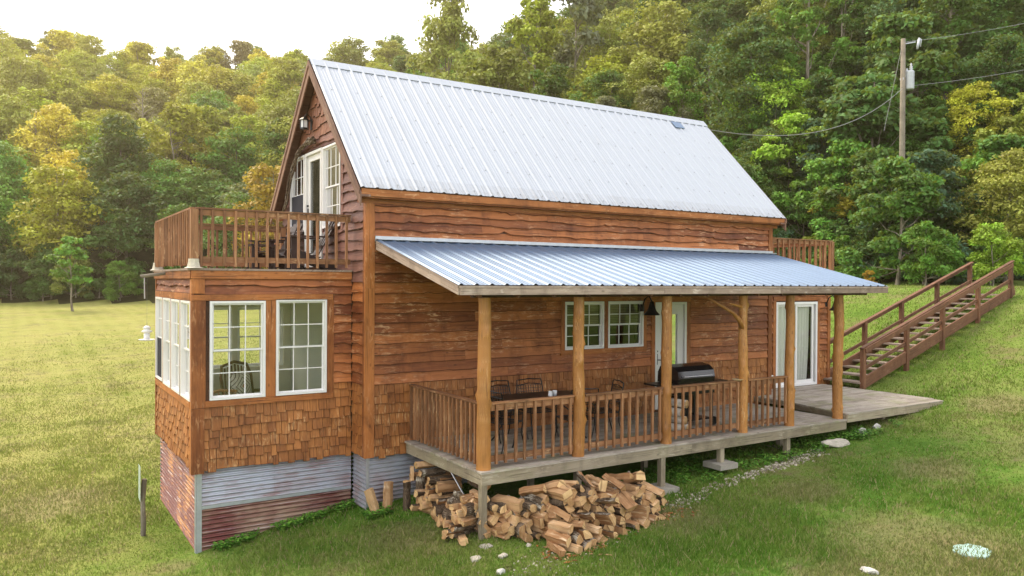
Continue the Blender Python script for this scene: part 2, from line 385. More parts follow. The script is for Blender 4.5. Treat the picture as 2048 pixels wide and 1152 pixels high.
# ================================================================ the cabin
X0,X1,Y0,YB=-.785,8.884,2.378,6.92; YR=4.649; YS=2.975; XS=-3.272; YSB=6.46; XB=11.84; ZR=6.666; YE,ZE=2.123,4.083
SL=(ZR-ZE)/(YR-YE); RX0,RX1=-.989,9.088
def roofz(y): return ZE+(y-YE)*SL if y<YR else ZE+(2*YR-YE-y)*SL
house=thing('log_cabin','rustic two-storey cabin with reddish live-edge siding, steep metal roof and covered porch','cabin',(4,4.6,-1))
hinv=Matrix.Translation((-4,-4.6,1))
def hp(o): o.matrix_parent_inverse=hinv; return o
def part(mb,name,mats,parent=None,smooth=False):
    o=mb.build(name,mats,parent or house,smooth)
    if (parent or house) is house: o.matrix_parent_inverse=hinv
    return o
front=Fr((0,Y0,0),(1,0,0),(0,-1,0)); sfront=Fr((0,YS,0),(1,0,0),(0,-1,0)); sleft=Fr((XS,0,0),(0,1,0),(-1,0,0)); gab=Fr((X0,0,0),(0,1,0),(-1,0,0))
back=Fr((0,YB,0),(1,0,0),(0,1,0)); sback=Fr((0,YSB,0),(1,0,0),(0,1,0)); rgab=Fr((X1,0,0),(0,1,0),(1,0,0)); bright=Fr((XB,0,0),(0,1,0),(1,0,0))
ZG=-1.75
FW=[(3.12,4.045,1.355,2.255),(4.152,5.052,1.352,2.255)]; FD=(5.375,6.245,.06,2.225)
SW=[(-3.052,-2.226,.81,2.305),(-2.062,-1.244,.81,2.325)]
LW=[(3.03,3.80,.80,2.305),(3.90,4.67,.80,2.305),(4.77,5.52,.80,2.31),(5.62,6.38,.82,2.31)]
GW=[(5.447,6.345,3.565,5.04),(3.485,4.384,3.565,5.03)]; GD=(4.438,5.416,2.88,5.045)
BWn=[(-3.0,-1.95,.92,2.1),(-1.85,-.95,.92,2.1)]
SD=(9.795,11.342,.12,2.172)
# --- walls: sheathing with reveals, one part per wall, cladding as sub-parts
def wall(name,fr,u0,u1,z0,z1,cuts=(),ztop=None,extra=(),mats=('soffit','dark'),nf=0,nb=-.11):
    mb=MB(); panel(mb,fr,u0,u1,z0,z1,nf,nb,cuts,ztop,extra); return part(mb,name,list(mats))
wf=wall('wall',front,X0,X1,-.15,4.15,FW+[FD])
wg=wall('wall',gab,Y0+.003,YB-.003,-.15,6.4,GW+[GD],lambda u:roofz(u)-.09,[YR]+[Y0+.1*i for i in range(1,46)])
wsf=wall('wall',sfront,XS,X0-.003,-.2,2.62,SW,mats=('soffit','iwall'))
wsl=wall('wall',sleft,YS+.003,YSB-.003,-.2,2.62,LW,mats=('soffit','iwall'))
wsb=wall('wall',sback,XS,X0-.003,-.2,2.62,BWn,mats=('soffit','iwall'))
wb=wall('wall',back,X0,X1,-.15,4.15)
wr=wall('wall',rgab,Y0+.003,YB-.003,-.15,6.4,(),lambda u:roofz(u)-.09,[YR]+[Y0+.1*i for i in range(1,46)])
wbf=wall('wall',sfront,X1+.003,XB,-.15,2.62,[SD],mats=('soffit','iwall'))
wbr=wall('wall',bright,YS+.003,YSB,-.15,2.62)
wbb=wall('wall',sback,X1+.003,XB,-.15,2.62)
# cladding
def gr(z):  # gable extent at height z
    d=(z+.10-ZE)/SL if z>ZE-.1 else 0
    return (max(Y0,YE+d+.02),min(YB,2*YR-YE-d-.02))
Z1=.95
m=MB(); siding(m,front,X0+.12,X1-.1,3.32,3.97,.135,amp=.02); siding(m,front,X0+.12,X1-.1,Z1,3.24,.165,[(a-.09,b+.09,c-.09,d+.1) for a,b,c,d in FW+[FD]],amp=.010); part(m,'siding',['siding','lap_shade'],wf)
for ua_,ub_ in ((X0+.12,FD[0]-.09),(FD[1]+.09,X1-.1)):
    m=MB(); shingles(m,front,ua_,ub_,-.2,Z1+.03,.165); part(m,'shingles',['shingle','lap_shade'],wf)
gc=[(a-.05,b+.05,c-.06,d+.03) for a,b,c,d in GW+[GD]]
m=MB(); siding(m,gab,Y0,YB,Z1,2.6,.165,(),lambda z:(Y0+.07,YS-.035),amp=.012); part(m,'siding',['siding','lap_shade'],wg)
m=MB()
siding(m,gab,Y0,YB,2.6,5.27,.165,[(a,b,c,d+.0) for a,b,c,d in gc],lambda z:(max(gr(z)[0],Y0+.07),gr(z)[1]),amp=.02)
part(m,'siding',['gable','lap_shade_grey'],wg)
m=MB(); shingles(m,gab,Y0+.07,YS-.03,-.2,Z1+.03,.165); part(m,'shingles',['shingle','lap_shade'],wg)
m=MB(); shingles(m,gab,Y0,YB,5.27,6.5,.2,(),lambda z:gr(z+.05),.07,(.09,.16)); part(m,'shingles',['gshingle','lap_shade_grey'],wg)
sc_=[(a-.06,b+.06,c-.09,d+.10) for a,b,c,d in SW]
m=MB(); siding(m,sfront,XS+.14,X0-.03,2.40,2.64,.12,(),amp=.02); siding(m,sfront,-1.12,X0-.035,Z1,2.40,.155,(),amp=.02); part(m,'siding',['siding','lap_shade'],wsf)
m=MB(); shingles(m,sfront,XS+.14,X0-.03,-.235,.715,.16,[]); part(m,'shingles',['shingle','lap_shade'],wsf)
m=MB(); shingles(m,sfront,-1.12,X0-.03,.72,Z1+.03,.13,[]); part(m,'shingles',['shingle','lap_shade'],wsf)
m=MB(); siding(m,sleft,YS+.1,YSB-.05,2.42,2.64,.115,(),amp=.02); part(m,'siding',['siding','lap_shade'],wsl)
m=MB(); shingles(m,sleft,YS+.1,YSB-.03,-.2,.70,.16,[]); part(m,'shingles',['shingle','lap_shade'],wsl)
m=MB(); siding(m,sfront,X1+.06,XB-.09,Z1,2.62,.15,[(SD[0]-.09,SD[1]+.09,-.1,SD[3]+.1)],amp=.013); part(m,'siding',['siding','lap_shade'],wbf)
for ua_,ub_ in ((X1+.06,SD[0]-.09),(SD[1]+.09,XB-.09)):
    m=MB(); shingles(m,sfront,ua_,ub_,-.1,Z1+.03,.15); part(m,'shingles',['shingle','lap_shade'],wbf)
m=MB(); siding(m,bright,YS+.1,YSB,-.1,2.62,.165); part(m,'siding',['siding','lap_shade'],wbr)
m=MB(); siding(m,rgab,Y0+.1,YB,2.6,5.2,.165,(),gr); part(m,'siding',['siding','lap_shade'],wr)
m=MB(); siding(m,back,X0,X1,-.1,3.97,.165); part(m,'siding',['siding','lap_shade'],wb)
m=MB(); siding(m,sback,XS+.1,X0,-.2,.85,.165); siding(m,sback,XS+.1,X0,2.15,2.62,.165); part(m,'siding',['siding','lap_shade'],wsb)
# corner boards, sill and head boards, mullion boards
def board(fr,u0,u1,z0,z1,n0=.0,n1=.04,mat='trim',name='trim_board',parent=None,m=None):
    if m is None:
        m=MB(); fbox(m,fr,u0,u1,z0,z1,n0,n1); return part(m,name,mat,parent)
    fbox(m,fr,u0,u1,z0,z1,n0,n1)
def pieces(lst,mat,parent,name='trim_board'):
    for q_ in lst:
        mm=MB(); fbox(mm,*q_); part(mm,name,mat,parent)
board(front,X0-.04,X0+.12,-.21,2.5,0,.045,name='corner_board',parent=wf); board(front,X0-.04,X0+.12,2.502,3.95,0,.043,name='corner_board',parent=wf)
board(gab,Y0-.0,Y0+.075,-.21,4.0,0,.036,name='corner_board',parent=wg)
board(front,X1-.10,X1+.02,-.1,3.95,0,.045,name='corner_board',parent=wf)
board(sfront,XS-.04,XS+.145,-.28,.70,0,.045,name='corner_board',parent=wsf); board(sfront,XS-.04,XS+.16,.705,2.31,0,.043,name='corner_board',parent=wsf); board(sfront,XS-.04,XS+.145,2.42,2.64,0,.045,name='corner_board',parent=wsf)
board(sleft,YS,YS+.09,-.28,2.64,0,.04,name='corner_board',parent=wsl)
board(sleft,YSB-.05,YSB+.02,-.25,2.64,0,.04,name='corner_board',parent=wsl)
pieces([(sfront,XS-.035,-1.14,2.315,2.405,0,.05),(sfront,XS+.16,-1.13,.712,.802,0,.05),(sfront,SW[0][1]+.005,SW[1][0]-.005,.804,2.312,0,.038),(sfront,-1.235,-1.125,.804,2.312,0,.04)],'trim',wsf)
pieces([(sleft,YS+.09,YSB-.05,2.315,2.42,0,.045),(sleft,YS+.09,YSB-.05,.69,.795,0,.045)]+[(sleft,a+.004,b-.004,.797,2.313,0,.04) for a,b in ((3.8,3.9),(4.67,4.77),(5.52,5.62))],'trim',wsl)
a0,b1=FW[0][0],FW[1][1]
pieces([(front,a0-.09,b1+.09,2.262,2.36,0,.045),(front,a0-.09,b1+.09,1.26,1.348,0,.045)]+[(front,a,b,1.35,2.26,0,.04) for a,b in ((a0-.09,a0-.004),(FW[0][1]+.004,FW[1][0]-.004),(b1+.004,b1+.09))]
 +[(front,a,b,.02,2.23,0,.04) for a,b in ((FD[0]-.1,FD[0]-.004),(FD[1]+.004,FD[1]+.12))]+[(front,FD[0]-.1,FD[1]+.12,2.232,2.33,0,.045)],'trim',wf)
pieces([(sfront,a,b,.1,2.2,0,.04) for a,b in ((SD[0]-.1,SD[0]-.004),(SD[1]+.004,SD[1]+.1))]+[(sfront,SD[0]-.1,SD[1]+.1,2.202,2.3,0,.045),(sfront,XB-.09,XB+.02,-.1,2.62,0,.045),(sfront,X1+.0,X1+.06,-.1,2.62,0,.04)],'trim',wbf)
pieces([(gab,GW[1][0]-.11,GW[1][0]-.004,3.5,5.04,0,.035),(gab,GW[0][1]+.004,GW[0][1]+.05,3.5,5.0,0,.035),(gab,GD[1]+.004,GW[0][0]-.004,3.5,5.05,0,.032),(gab,GW[1][1]+.004,GD[0]-.004,3.5,5.05,0,.032)],'gable',wg)
# --- windows and doors
def window(parent,fr,q,name='window',label=None,screen=False,cols=3,inner=None,rows=2,blind=None):
    a,b,c,d=q; b1=.034; m=MB()
    for (u0,u1,z0,z1) in ((a,a+b1,c,d),(b-b1,b,c,d),(a+b1,b-b1,d-b1,d),(a+b1,b-b1,c,c+b1)): fbox(m,fr,u0,u1,z0,z1,-.06,.05,.5)
    w=part(m,name,'white'); 
    if label: w['label']=label
    mid=(c+d)/2
    for k,(z0,z1,n) in enumerate(((mid-.015,d-b1,.0),(c+b1,mid+.015,-.025))):
        s=MB(); t_=.025; u0,u1=a+b1+.002,b-b1-.002
        for (p0,p1,r0,r1) in ((u0,u0+t_,z0,z1),(u1-t_,u1,z0,z1),(u0+t_,u1-t_,z1-t_,z1),(u0+t_,u1-t_,z0,z0+t_)): fbox(s,fr,p0,p1,r0,r1,n-.012,n+.012,.5)
        iu0,iu1,iz0,iz1=u0+t_,u1-t_,z0+t_,z1-t_
        for i in range(1,cols):
            uu=iu0+(iu1-iu0)*i/cols; fbox(s,fr,uu-.0075,uu+.0075,iz0,iz1,n-.007,n+.007,.5)
        for j in range(1,rows):
            zz=iz0+(iz1-iz0)*j/rows; fbox(s,fr,iu0,iu1,zz-.0075,zz+.0075,n-.0055,n+.0055,.5)
        s.build('sash','white',w)
        g=MB(); g.face([fr.p(iu0-.003,iz0-.003,n),fr.p(iu1+.003,iz0-.003,n),fr.p(iu1+.003,iz1+.003,n),fr.p(iu0-.003,iz1+.003,n)]); g.build('pane','glass',w)
    if screen:
        s=MB(); fbox(s,fr,a+b1+.004,b-b1-.004,c+b1+.002,mid-.005,.016,.02,.5); s.build('insect_screen','screen',w)
    if blind:
        s=MB(); z=d-b1
        while z>blind[0]:
            fbox(s,fr,a+b1+.01,b-b1-.01,z-.028,z-.004,-.085,-.075,.5); z-=.032
        s.build('blind',blind[1],w)
    return w
window(house,sfront,SW[0]); window(house,sfront,SW[1])
for i,q in enumerate(LW): window(house,sleft,q,screen=(i==3))
for q in BWn: window(house,sback,q,cols=2)
window(house,front,FW[0],blind=(1.8,'blinds')); window(house,front,FW[1],blind=(1.8,'blinds'))
window(house,gab,GW[0],screen=True,blind=(4.35,'blinds')); window(house,gab,GW[1],blind=(3.7,'blinds'))
def door(fr,q,glz,hu,name='door',swing=None):
    a,b,c,d=q; m=MB()
    for (u0,u1,z0,z1) in ((a,a+.05,c,d),(b-.05,b,c,d),(a+.05,b-.05,d-.05,d),(a+.05,b-.05,c,c+.03)): fbox(m,fr,u0,u1,z0,z1,-.07,.045,.5)
    w=part(m,name,'whitedoor'); s=MB(); ga,gb,gc_,gd=glz
    for (u0,u1,z0,z1) in ((a+.054,ga,c+.034,d-.054),(gb,b-.054,c+.034,d-.054),(ga,gb,gd,d-.054),(ga,gb,c+.034,gc_)): fbox(s,fr,u0,u1,z0,z1,-.045,-.005,.5)
    for (u0,u1,z0,z1) in ((ga,ga+.025,gc_,gd),(gb-.025,gb,gc_,gd),(ga+.025,gb-.025,gd-.025,gd),(ga+.025,gb-.025,gc_,gc_+.025)): fbox(s,fr,u0,u1,z0,z1,-.02,.006,.5)
    s.build('door_leaf','whitedoor',w)
    g=MB(); fbox(g,fr,ga+.02,gb-.02,gc_+.02,gd-.02,-.03,-.026,.5); g.build('pane','glass',w)
    h=MB(); fbox(h,fr,hu-.018,hu+.018,c+.9,c+1.12,-.004,.012,.5); h.tube([fr.p(hu,c+1.0,.012),fr.p(hu,c+1.0,.05),fr.p(hu+.1,c+.99,.055)],.009,8); h.lathe(fr.p(hu,c+1.17,.01),[(0,-.02),(.02,-.015),(.02,.015),(0,.02)],8); h.build('handle','black',w)
    return w
dr=door(front,FD,(5.57,6.05,.35,2.0),5.455)
m=MB(); z=1.97
while z>.4: fbox(m,front,5.6,6.02,z-.035,z,-.05,-.045,.5); z-=.04
m.build('blind','igrey',dr)
dg=door(gab,GD,(4.62,5.24,3.1,4.9),5.33)
m=MB(); fbox(m,gab,4.68,4.98,3.1,4.8,-.12,-.115,.5); m.build('curtain','curtain',dg)
# sliding door with curtains
a,b,c,d=SD; m=MB()
for (u0,u1,z0,z1) in ((a,a+.06,c,d),(b-.06,b,c,d),(a+.06,b-.06,d-.06,d),(a+.06,b-.06,c,c+.06)): fbox(m,sfront,u0,u1,z0,z1,-.09,.045,.5)
sd=part(m,'sliding_door','white'); mid=(a+b)/2
for (u0,u1,n) in ((a+.06,mid+.03,-.045),(mid-.03,b-.12,.0)):
    s=MB()
    for (p0,p1,r0,r1) in ((u0,u0+.06,c+.06,d-.06),(u1-.06,u1,c+.06,d-.06),(u0+.06,u1-.06,d-.12,d-.06),(u0+.06,u1-.06,c+.06,c+.14)): fbox(s,sfront,p0,p1,r0,r1,n-.018,n+.018,.5)
    s.build('door_leaf','white',sd)
    g=MB(); g.face([sfront.p(u0+.06,c+.14,n),sfront.p(u1-.06,c+.14,n),sfront.p(u1-.06,d-.12,n),sfront.p(u0+.06,d-.12,n)]); g.build('pane','glass',sd)
def curtain(u0,u1,z0,z1,parent,gather=0):
    m=MB(); n=60; pts=[]
    for i in range(n+1):
        f=i/n; u=u0+(u1-u0)*f; w=.022*math.sin(f*34+math.sin(f*9)); 
        ub=u0+(u1-gather-u0)*f
        pts.append((sfront.p(ub,z0,-.105+w),sfront.p((u*.5+ub*.5)+gather*.25*f,z0+(z1-z0)*.45,-.105+w*.9),sfront.p(u,z1,-.105+w*.6)))
    for i in range(n):
        for k in (0,1): m.face([pts[i][k],pts[i+1][k],pts[i+1][k+1],pts[i][k+1]],.5)
    return m.build('curtain','curtain',parent,True)
curtain(a+.07,mid,.2,d-.08,sd); curtain(mid-.02,b-.135,.2,d-.08,sd,.09)
m=MB(); m.box(9.6,9.7,YS-.045,YS-.03,.32,.44,.5); part(m,'outlet_cover','white')
# --- sunroom interior shell
m=MB(); m.box(XS+.12,X0-.02,YS+.12,YSB-.12,-.02,.0,.5,mi=0); part(m,'floor','floor')
m=MB(); m.box(XS+.12,X0-.02,YS+.12,YSB-.12,2.5,2.52,.5); part(m,'ceiling','iwall')
m=MB(); m.box(X0-.03,X0-.012,YS+.12,YSB-.12,0,2.5,.5); part(m,'inner_wall','igrey')
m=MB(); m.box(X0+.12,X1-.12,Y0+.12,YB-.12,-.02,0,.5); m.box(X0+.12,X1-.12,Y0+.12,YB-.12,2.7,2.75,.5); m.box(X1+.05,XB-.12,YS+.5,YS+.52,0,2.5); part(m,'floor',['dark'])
# --- skirting of corrugated metal
def corr(fr,u0,u1,z0,z1,n,per=.068,amp=.014,flat=None):
    m=MB(); k=8; zs=[]; z=z1
    while z>z0: zs.append(z); z-=per/k
    zs.append(z0)
    pr=[n+amp*math.cos(2*math.pi*(z1-z)/per) for z in zs]
    for i in range(len(zs)-1): m.face([fr.p(u0,zs[i],pr[i]),fr.p(u1,zs[i],pr[i]),fr.p(u1,zs[i+1],pr[i+1]),fr.p(u0,zs[i+1],pr[i+1])],.5,fr.U)
    return m
k=MB()
s1=corr(sfront,XS+.07,-2.05,-.82,-.1,-.055); s1b=corr(sfront,-2.05,X0,-.82,-.1,-.051); s1.addmesh(s1b.v,s1b.f,.5,(1,0,0)); s1.m=[0]*len(s1.f)
sk=part(s1,'skirting','skirt_mix',None,True); sk['label']='silver corrugated upper skirting sheet under the sunroom'
s2=corr(sfront,XS+.07,X0,ZG,-.80,-.065); o=part(s2,'skirting','skirt_low',None,True); o['label']='maroon corrugated lower skirting sheet'
s3=corr(sleft,YS+.07,YSB-.02,ZG,-.1,-.055); o=part(s3,'skirting','skirt_side',None,True); o['label']='peeling maroon skirting on the end wall'
s4=corr(gab,Y0+.03,YS+.06,ZG,-.1,-.035); part(s4,'skirting','skirt_top',None,True)
s5=corr(front,X0+.03,X1,ZG,-.12,-.035); part(s5,'skirting','skirt_top',None,True)
for q_ in ((XS+.052,XS+.125,YS+.030,YS+.045,ZG,-.2),(XS+.038,XS+.050,YS+.047,YS+.12,ZG,-.2),(XS+.05,XS+.058,YSB-.07,YSB,ZG,-.15),(XS+.13,X0,YS+.047,YS+.052,-.84,-.79),(X0+.012,X0+.07,Y0+.018,Y0+.024,ZG,-.2)):
    m=MB(); m.box(*q_,.5); part(m,'corner_flashing','flashing')
m=MB(); m.box(X1+.03,XB,YS+.05,YS+.07,ZG,-.1,.5); m.box(XB-.07,XB-.05,YS+.07,YSB,ZG,-.1,.5); m.box(X0+.05,X1,YB-.05,YB-.03,ZG,-.1,.5); m.box(XS+.05,X0,YSB-.05,YSB-.03,ZG,-.1,.5); part(m,'skirting','skirt_low')
# --- roofs
def ribbed(m,x0,x1,P0,P1,per=.235,hgt=.02,dirtEnd=True,steps=8,skew=None):
    """P0 eave (y,z), P1 top (y,z); ribs run from P0 to P1"""
    y0,z0=P0;y1,z1=P1;L=math.hypot(y1-y0,z1-z0); ny,nz=-(z1-z0)/L,(y1-y0)/L
    if nz<0: ny,nz=-ny,-nz
    prof=[(0,0),(.028,hgt),(.05,hgt),(.078,0),(.125,0),(.131,.004),(.141,.004),(.147,0),(.183,0),(.189,.004),(.199,.004),(.205,0)]
    xs=[];x=x0
    while x<x1:
        for dx,h in prof:
            if x+dx<x1: xs.append((x+dx,h))
        x+=per
    xs.append((x1,0))
    ts=[0,.03,.08,.3,.55,.8,.97,1]
    for i in range(len(xs)-1):
        for j in range(len(ts)-1):
            q=[]
            for (xx,h),t in ((xs[i],ts[j]),(xs[i+1],ts[j]),(xs[i+1],ts[j+1]),(xs[i],ts[j+1])):
                wv=.003*noise.noise((xx*.7,t*5,3)); y=y0+(y1-y0)*t+ny*(h+wv); z=z0+(z1-z0)*t+nz*(h+wv)
                q.append((xx+(skew*t if skew else 0),y,z))
            m.face(q,.9 if j==0 else (.5 if j==1 else (.35 if j==6 and dirtEnd else 0.)),(0,y1-y0,z1-z0))
m=MB(); ribbed(m,RX0,RX1,(YE,ZE),(YR-.02,ZR-.02)); ribbed(m,RX0,RX1,(2*YR-YE,ZE),(YR+.02,ZR-.02))
rs=part(m,'roof','roof')
m=MB()
for x in np.arange(RX0+.19,RX1,.47):
    for t in (.03,.2,.38,.56,.74,.93):
        y=YE+(YR-YE)*t; z=ZE+(ZR-ZE)*t; m.box(x-.006,x+.006,y-.008,y+.004,z+.000,z+.014,.5)
m.build('screws','cable',rs)
m=MB()   # ridge cap
for s in (-1,1):
    m.hexa([(RX0-.01,YR,ZR+.018),(RX1+.01,YR,ZR+.018),(RX1+.01,YR+s*.15,ZR+.018-.15*SL),(RX0-.01,YR+s*.15,ZR+.018-.15*SL),(RX0-.01,YR,ZR+.022),(RX1+.01,YR,ZR+.022),(RX1+.01,YR+s*.151,ZR+.022-.15*SL),(RX0-.01,YR+s*.151,ZR+.022-.15*SL)],0,(1,0,0))
m.build('ridge_cap','roof',rs)
m=MB()  # deck under the metal
th=.05
for s in (-1,1):
    ye=YE if s<0 else 2*YR-YE
    m.hexa([(RX0+.015,ye+(-s)*.03,ZE+.0),(RX1-.015,ye-s*.03,ZE),(RX1-.015,YR,ZR-.045),(RX0+.015,YR,ZR-.045),(RX0+.015,ye-s*.03,ZE-th-.03),(RX1-.015,ye-s*.03,ZE-th-.03),(RX1-.015,YR,ZR-th-.075),(RX0+.015,YR,ZR-th-.075)],.5)
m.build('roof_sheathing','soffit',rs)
# eave fascia, front and back
m=MB()
for s,ye in ((1,YE),(-1,2*YR-YE)):
    y0=ye+s*.02; m.box(RX0+.02,RX1-.02,min(y0,y0+s*.03),max(y0,y0+s*.03),ZE-.125,ZE-.015,.7); m.box(RX0+.03,RX1-.03,min(y0+s*.034,y0+s*.21),max(y0+s*.034,y0+s*.21),ZE-.15,ZE-.115,.3); m.box(RX0+.04,RX1-.04,min(y0+s*.18,y0+s*.22),max(y0+s*.18,y0+s*.22),ZE-.22,ZE-.152,.6)
m.build('eave_fascia','trim',rs)
nv=Vector((0,-SL,1)).normalized()
for x,s_ in ((RX0,1),(RX1,-1)):
    for s in (-1,1):
        ye=YE if s<0 else 2*YR-YE
        e=Vector((x+s_*.0,ye,ZE)); r=Vector((x,YR,ZR)); n=Vector((0,s*SL,1)).normalized()
        a_=e-n*.115; b_=r-n*.115+Vector((0,0,-.0))
        def rb(x0,x1,d0,d1,tone):
            m=MB()
            zz=math.sqrt(1+SL*SL)
            P=[(x0,ye,ZE-d1*zz),(x1,ye,ZE-d1*zz),(x1,YR,ZR-d1*zz),(x0,YR,ZR-d1*zz),(x0,ye,ZE-d0*zz),(x1,ye,ZE-d0*zz),(x1,YR,ZR-d0*zz),(x0,YR,ZR-d0*zz)]
            m.hexa(P,tone,(0,YR-ye,ZR-ZE)); m.build('rake_board','rake',rs)
        if x==RX0: rb(x-.012,x+.014,.055,.20,R.random()); rb(x-.03,x-.013,.012,.075,R.random())
        else: rb(x-.014,x+.012,.055,.20,R.random()); rb(x+.013,x+.03,.012,.075,R.random())
        # soffit under overhang
        xa,xb=(x+.015,X0-.035) if x==RX0 else (X1+.035,x-.015)
        m=MB(); zz=math.sqrt(1+SL*SL); m.hexa([(xa,ye,ZE-.10*zz),(xb,ye,ZE-.10*zz),(xb,YR,ZR-.10*zz),(xa,YR,ZR-.10*zz),(xa,ye,ZE-.085*zz),(xb,ye,ZE-.085*zz),(xb,YR,ZR-.085*zz),(xa,YR,ZR-.085*zz)],.1,(0,1,1)); m.build('soffit','rake',rs)
# --- porch roof
PE=(-.45,2.576);PT=(Y0-.03,3.285)
m=MB(); ribbed(m,-.655,8.9,PE,PT,.235,.022); pr=part(m,'porch_roof','proof')
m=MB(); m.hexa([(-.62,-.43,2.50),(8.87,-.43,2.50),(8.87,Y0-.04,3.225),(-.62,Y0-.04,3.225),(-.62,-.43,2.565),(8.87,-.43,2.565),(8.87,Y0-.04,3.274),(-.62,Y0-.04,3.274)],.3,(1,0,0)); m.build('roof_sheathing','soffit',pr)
m=MB(); m.box(-.66,8.9,Y0-.06,Y0-.035,3.26,3.345,0); m.box(-.66,8.9,Y0-.16,Y0-.062,3.285,3.297,0); m.build('flashing','flashing',pr)
m=MB()
x=-.63
while x<8.86:
    x2=min(x+R.uniform(2.6,3.6),8.87); 
    if 8.87-x2<1: x2=8.87
    m.box(x+.002,x2-.002,-.462,-.436,2.445,2.535); x=x2
m.box(-.64,8.88,-.468,-.434,2.538,2.568)
# side fascias
for xx in (-.64,8.87):
    m.hexa([(xx-.015,-.434,2.447),(xx+.015,-.434,2.447),(xx+.015,Y0-.06,3.13),(xx-.015,Y0-.06,3.13),(xx-.015,-.434,2.535),(xx+.015,-.434,2.535),(xx+.015,Y0-.06,3.235),(xx-.015,Y0-.06,3.235)],R.random(),(0,1,.25))
    m.hexa([(xx-.02,-.434,2.538),(xx+.02,-.434,2.538),(xx+.02,Y0-.06,3.238),(xx-.02,Y0-.06,3.238),(xx-.02,-.434,2.566),(xx+.02,-.434,2.566),(xx+.02,Y0-.06,3.27),(xx-.02,Y0-.06,3.27)],R.random(),(0,1,.25))
m.build('roof_fascia','greyrim',pr)
m=MB(); m.box(-.2,8.75,-.045,.045,2.40,2.50)
for x in np.arange(-.3,8.8,.61): m.bar((x,-.42,2.45),(x,Y0-.05,3.17),.04,.1)
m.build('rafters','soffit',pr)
# --- porch posts
PX=[0,1.653,3.455,5.277,6.529,8.0]
def logpost(x,y,z0,z1,r,seed,lean=0,knots=9):
    q=random.Random(seed); m=MB(); ns=44; n=20; kn=[(q.uniform(.1,z1-.15),q.uniform(0,6.28),q.uniform(.016,.036),q.uniform(.028,.05)) for _ in range(knots+3)]
    i0=0; off=(q.uniform(0,50),q.uniform(0,50))
    for k in range(ns+1):
        z=z0+(z1-z0)*k/ns; cx=x+.018*noise.noise((z*.8,seed,0))*1.5+lean*z; cy=y+.018*noise.noise((z*.8,seed,7))
        for j in range(n):
            a=6.283*j/n; rr=r*(1.07-.12*(z-z0)/(z1-z0))*(1+.10*noise.noise((math.cos(a)*1.4,math.sin(a)*1.4+seed,z*2.4))+.03*noise.noise((math.cos(a)*4,math.sin(a)*4+seed,z*1.2)))
            if z-z0<.1: rr*=1+.04*(1-(z-z0)/.1)
            for kz,ka,kr,kw in kn:
                da=math.atan2(math.sin(a-ka),math.cos(a-ka))*r
                rr+=kr*math.exp(-((z-kz)**2+da*da)/(kw*kw))
            m.v.append((cx+math.cos(a)*rr,cy+math.sin(a)*rr,z))
    for k in range(ns):
        for j in range(n):
            j2=(j+1)%n; m.f.append((k*n+j,k*n+j2,(k+1)*n+j2,(k+1)*n+j)); m.t.append(.35+.3*q.random()*0+.1*(seed%4)); m.g.append((0,0,1)); m.m.append(0); m.o.append(off)
    return m
for i,x in enumerate(PX):
    m=logpost(x,0 if i<5 else .02,.0,2.4,(.094,.086,.085,.080,.082,.090)[i],i*3+2,0,(4,14,7,7,12,14)[i])
    o=part(m,'porch_post','log',None,True)
    if i==3:
        b=MB(); b.tube([(5.25,0,1.82),(5.17,-.005,1.97),(5.0,-.01,2.1),(4.7,-.02,2.23),(4.36,-.03,2.37)],[.05,.045,.034,.028,.02],10,.3,jit=.15); b.tube([(5.24,0,2.2),(5.05,-.02,2.24),(4.88,-.04,2.27)],[.03,.022,.014],8,.8,jit=.1); b.build('branch_stub','log',o,True)
# --- porch deck
m=MB()
y=-.16
while y<Y0-.05:
    x=-.13
    while x<8.05:
        x2=min(x+R.uniform(2.4,4.9),8.06)
        if 8.06-x2<.8: x2=8.06
        e=R.uniform(-.008,.008) if x==-.13 else 0
        m.box(x+e+.001,x2-.002,y+.003,y+.135,-.028+R.uniform(-.002,.001),R.uniform(-.002,.001)); x=x2
    y+=.14
dk=part(m,'porch_deck','deck')
m=MB(); m.box(-.11,3.9,-.145,-.105,-.19,-.031); m.box(3.903,8.045,-.143,-.105,-.19,-.031); m.box(-.108,-.07,-.104,Y0-.06,-.19,-.031); m.box(8.0,8.043,-.104,1.2,-.19,-.031)
for x in np.arange(.5,8,.61): m.box(x-.02,x+.02,-.1,Y0-.06,-.185,-.031)
m.build('rim_joist','deckside',dk)
for (x,y,zg,foot) in ((-.06,-.085,-1.0,0),(1.62,-.03,-.9,0),(3.28,-.08,-.75,1),(4.64,-.08,-.52,1),(6.9,.5,-.6,1),(3.8,.9,-.8,0),(6.4,-.05,-.5,0),(1.6,1.2,-1,0),(5.2,1.5,-.8,0),(8.0,1.0,-.5,0)):
    m=MB(); m.box(x-.045,x+.045,y-.045,y+.045,zg,-.192,R.random()); o=m.build('support_post','deckside',dk)
    if foot:
        m=MB(); m.box(x-.21,x+.21,y-.2,y+.2,zg+.0,zg+.09,.5); m.build('footing','concrete',dk)
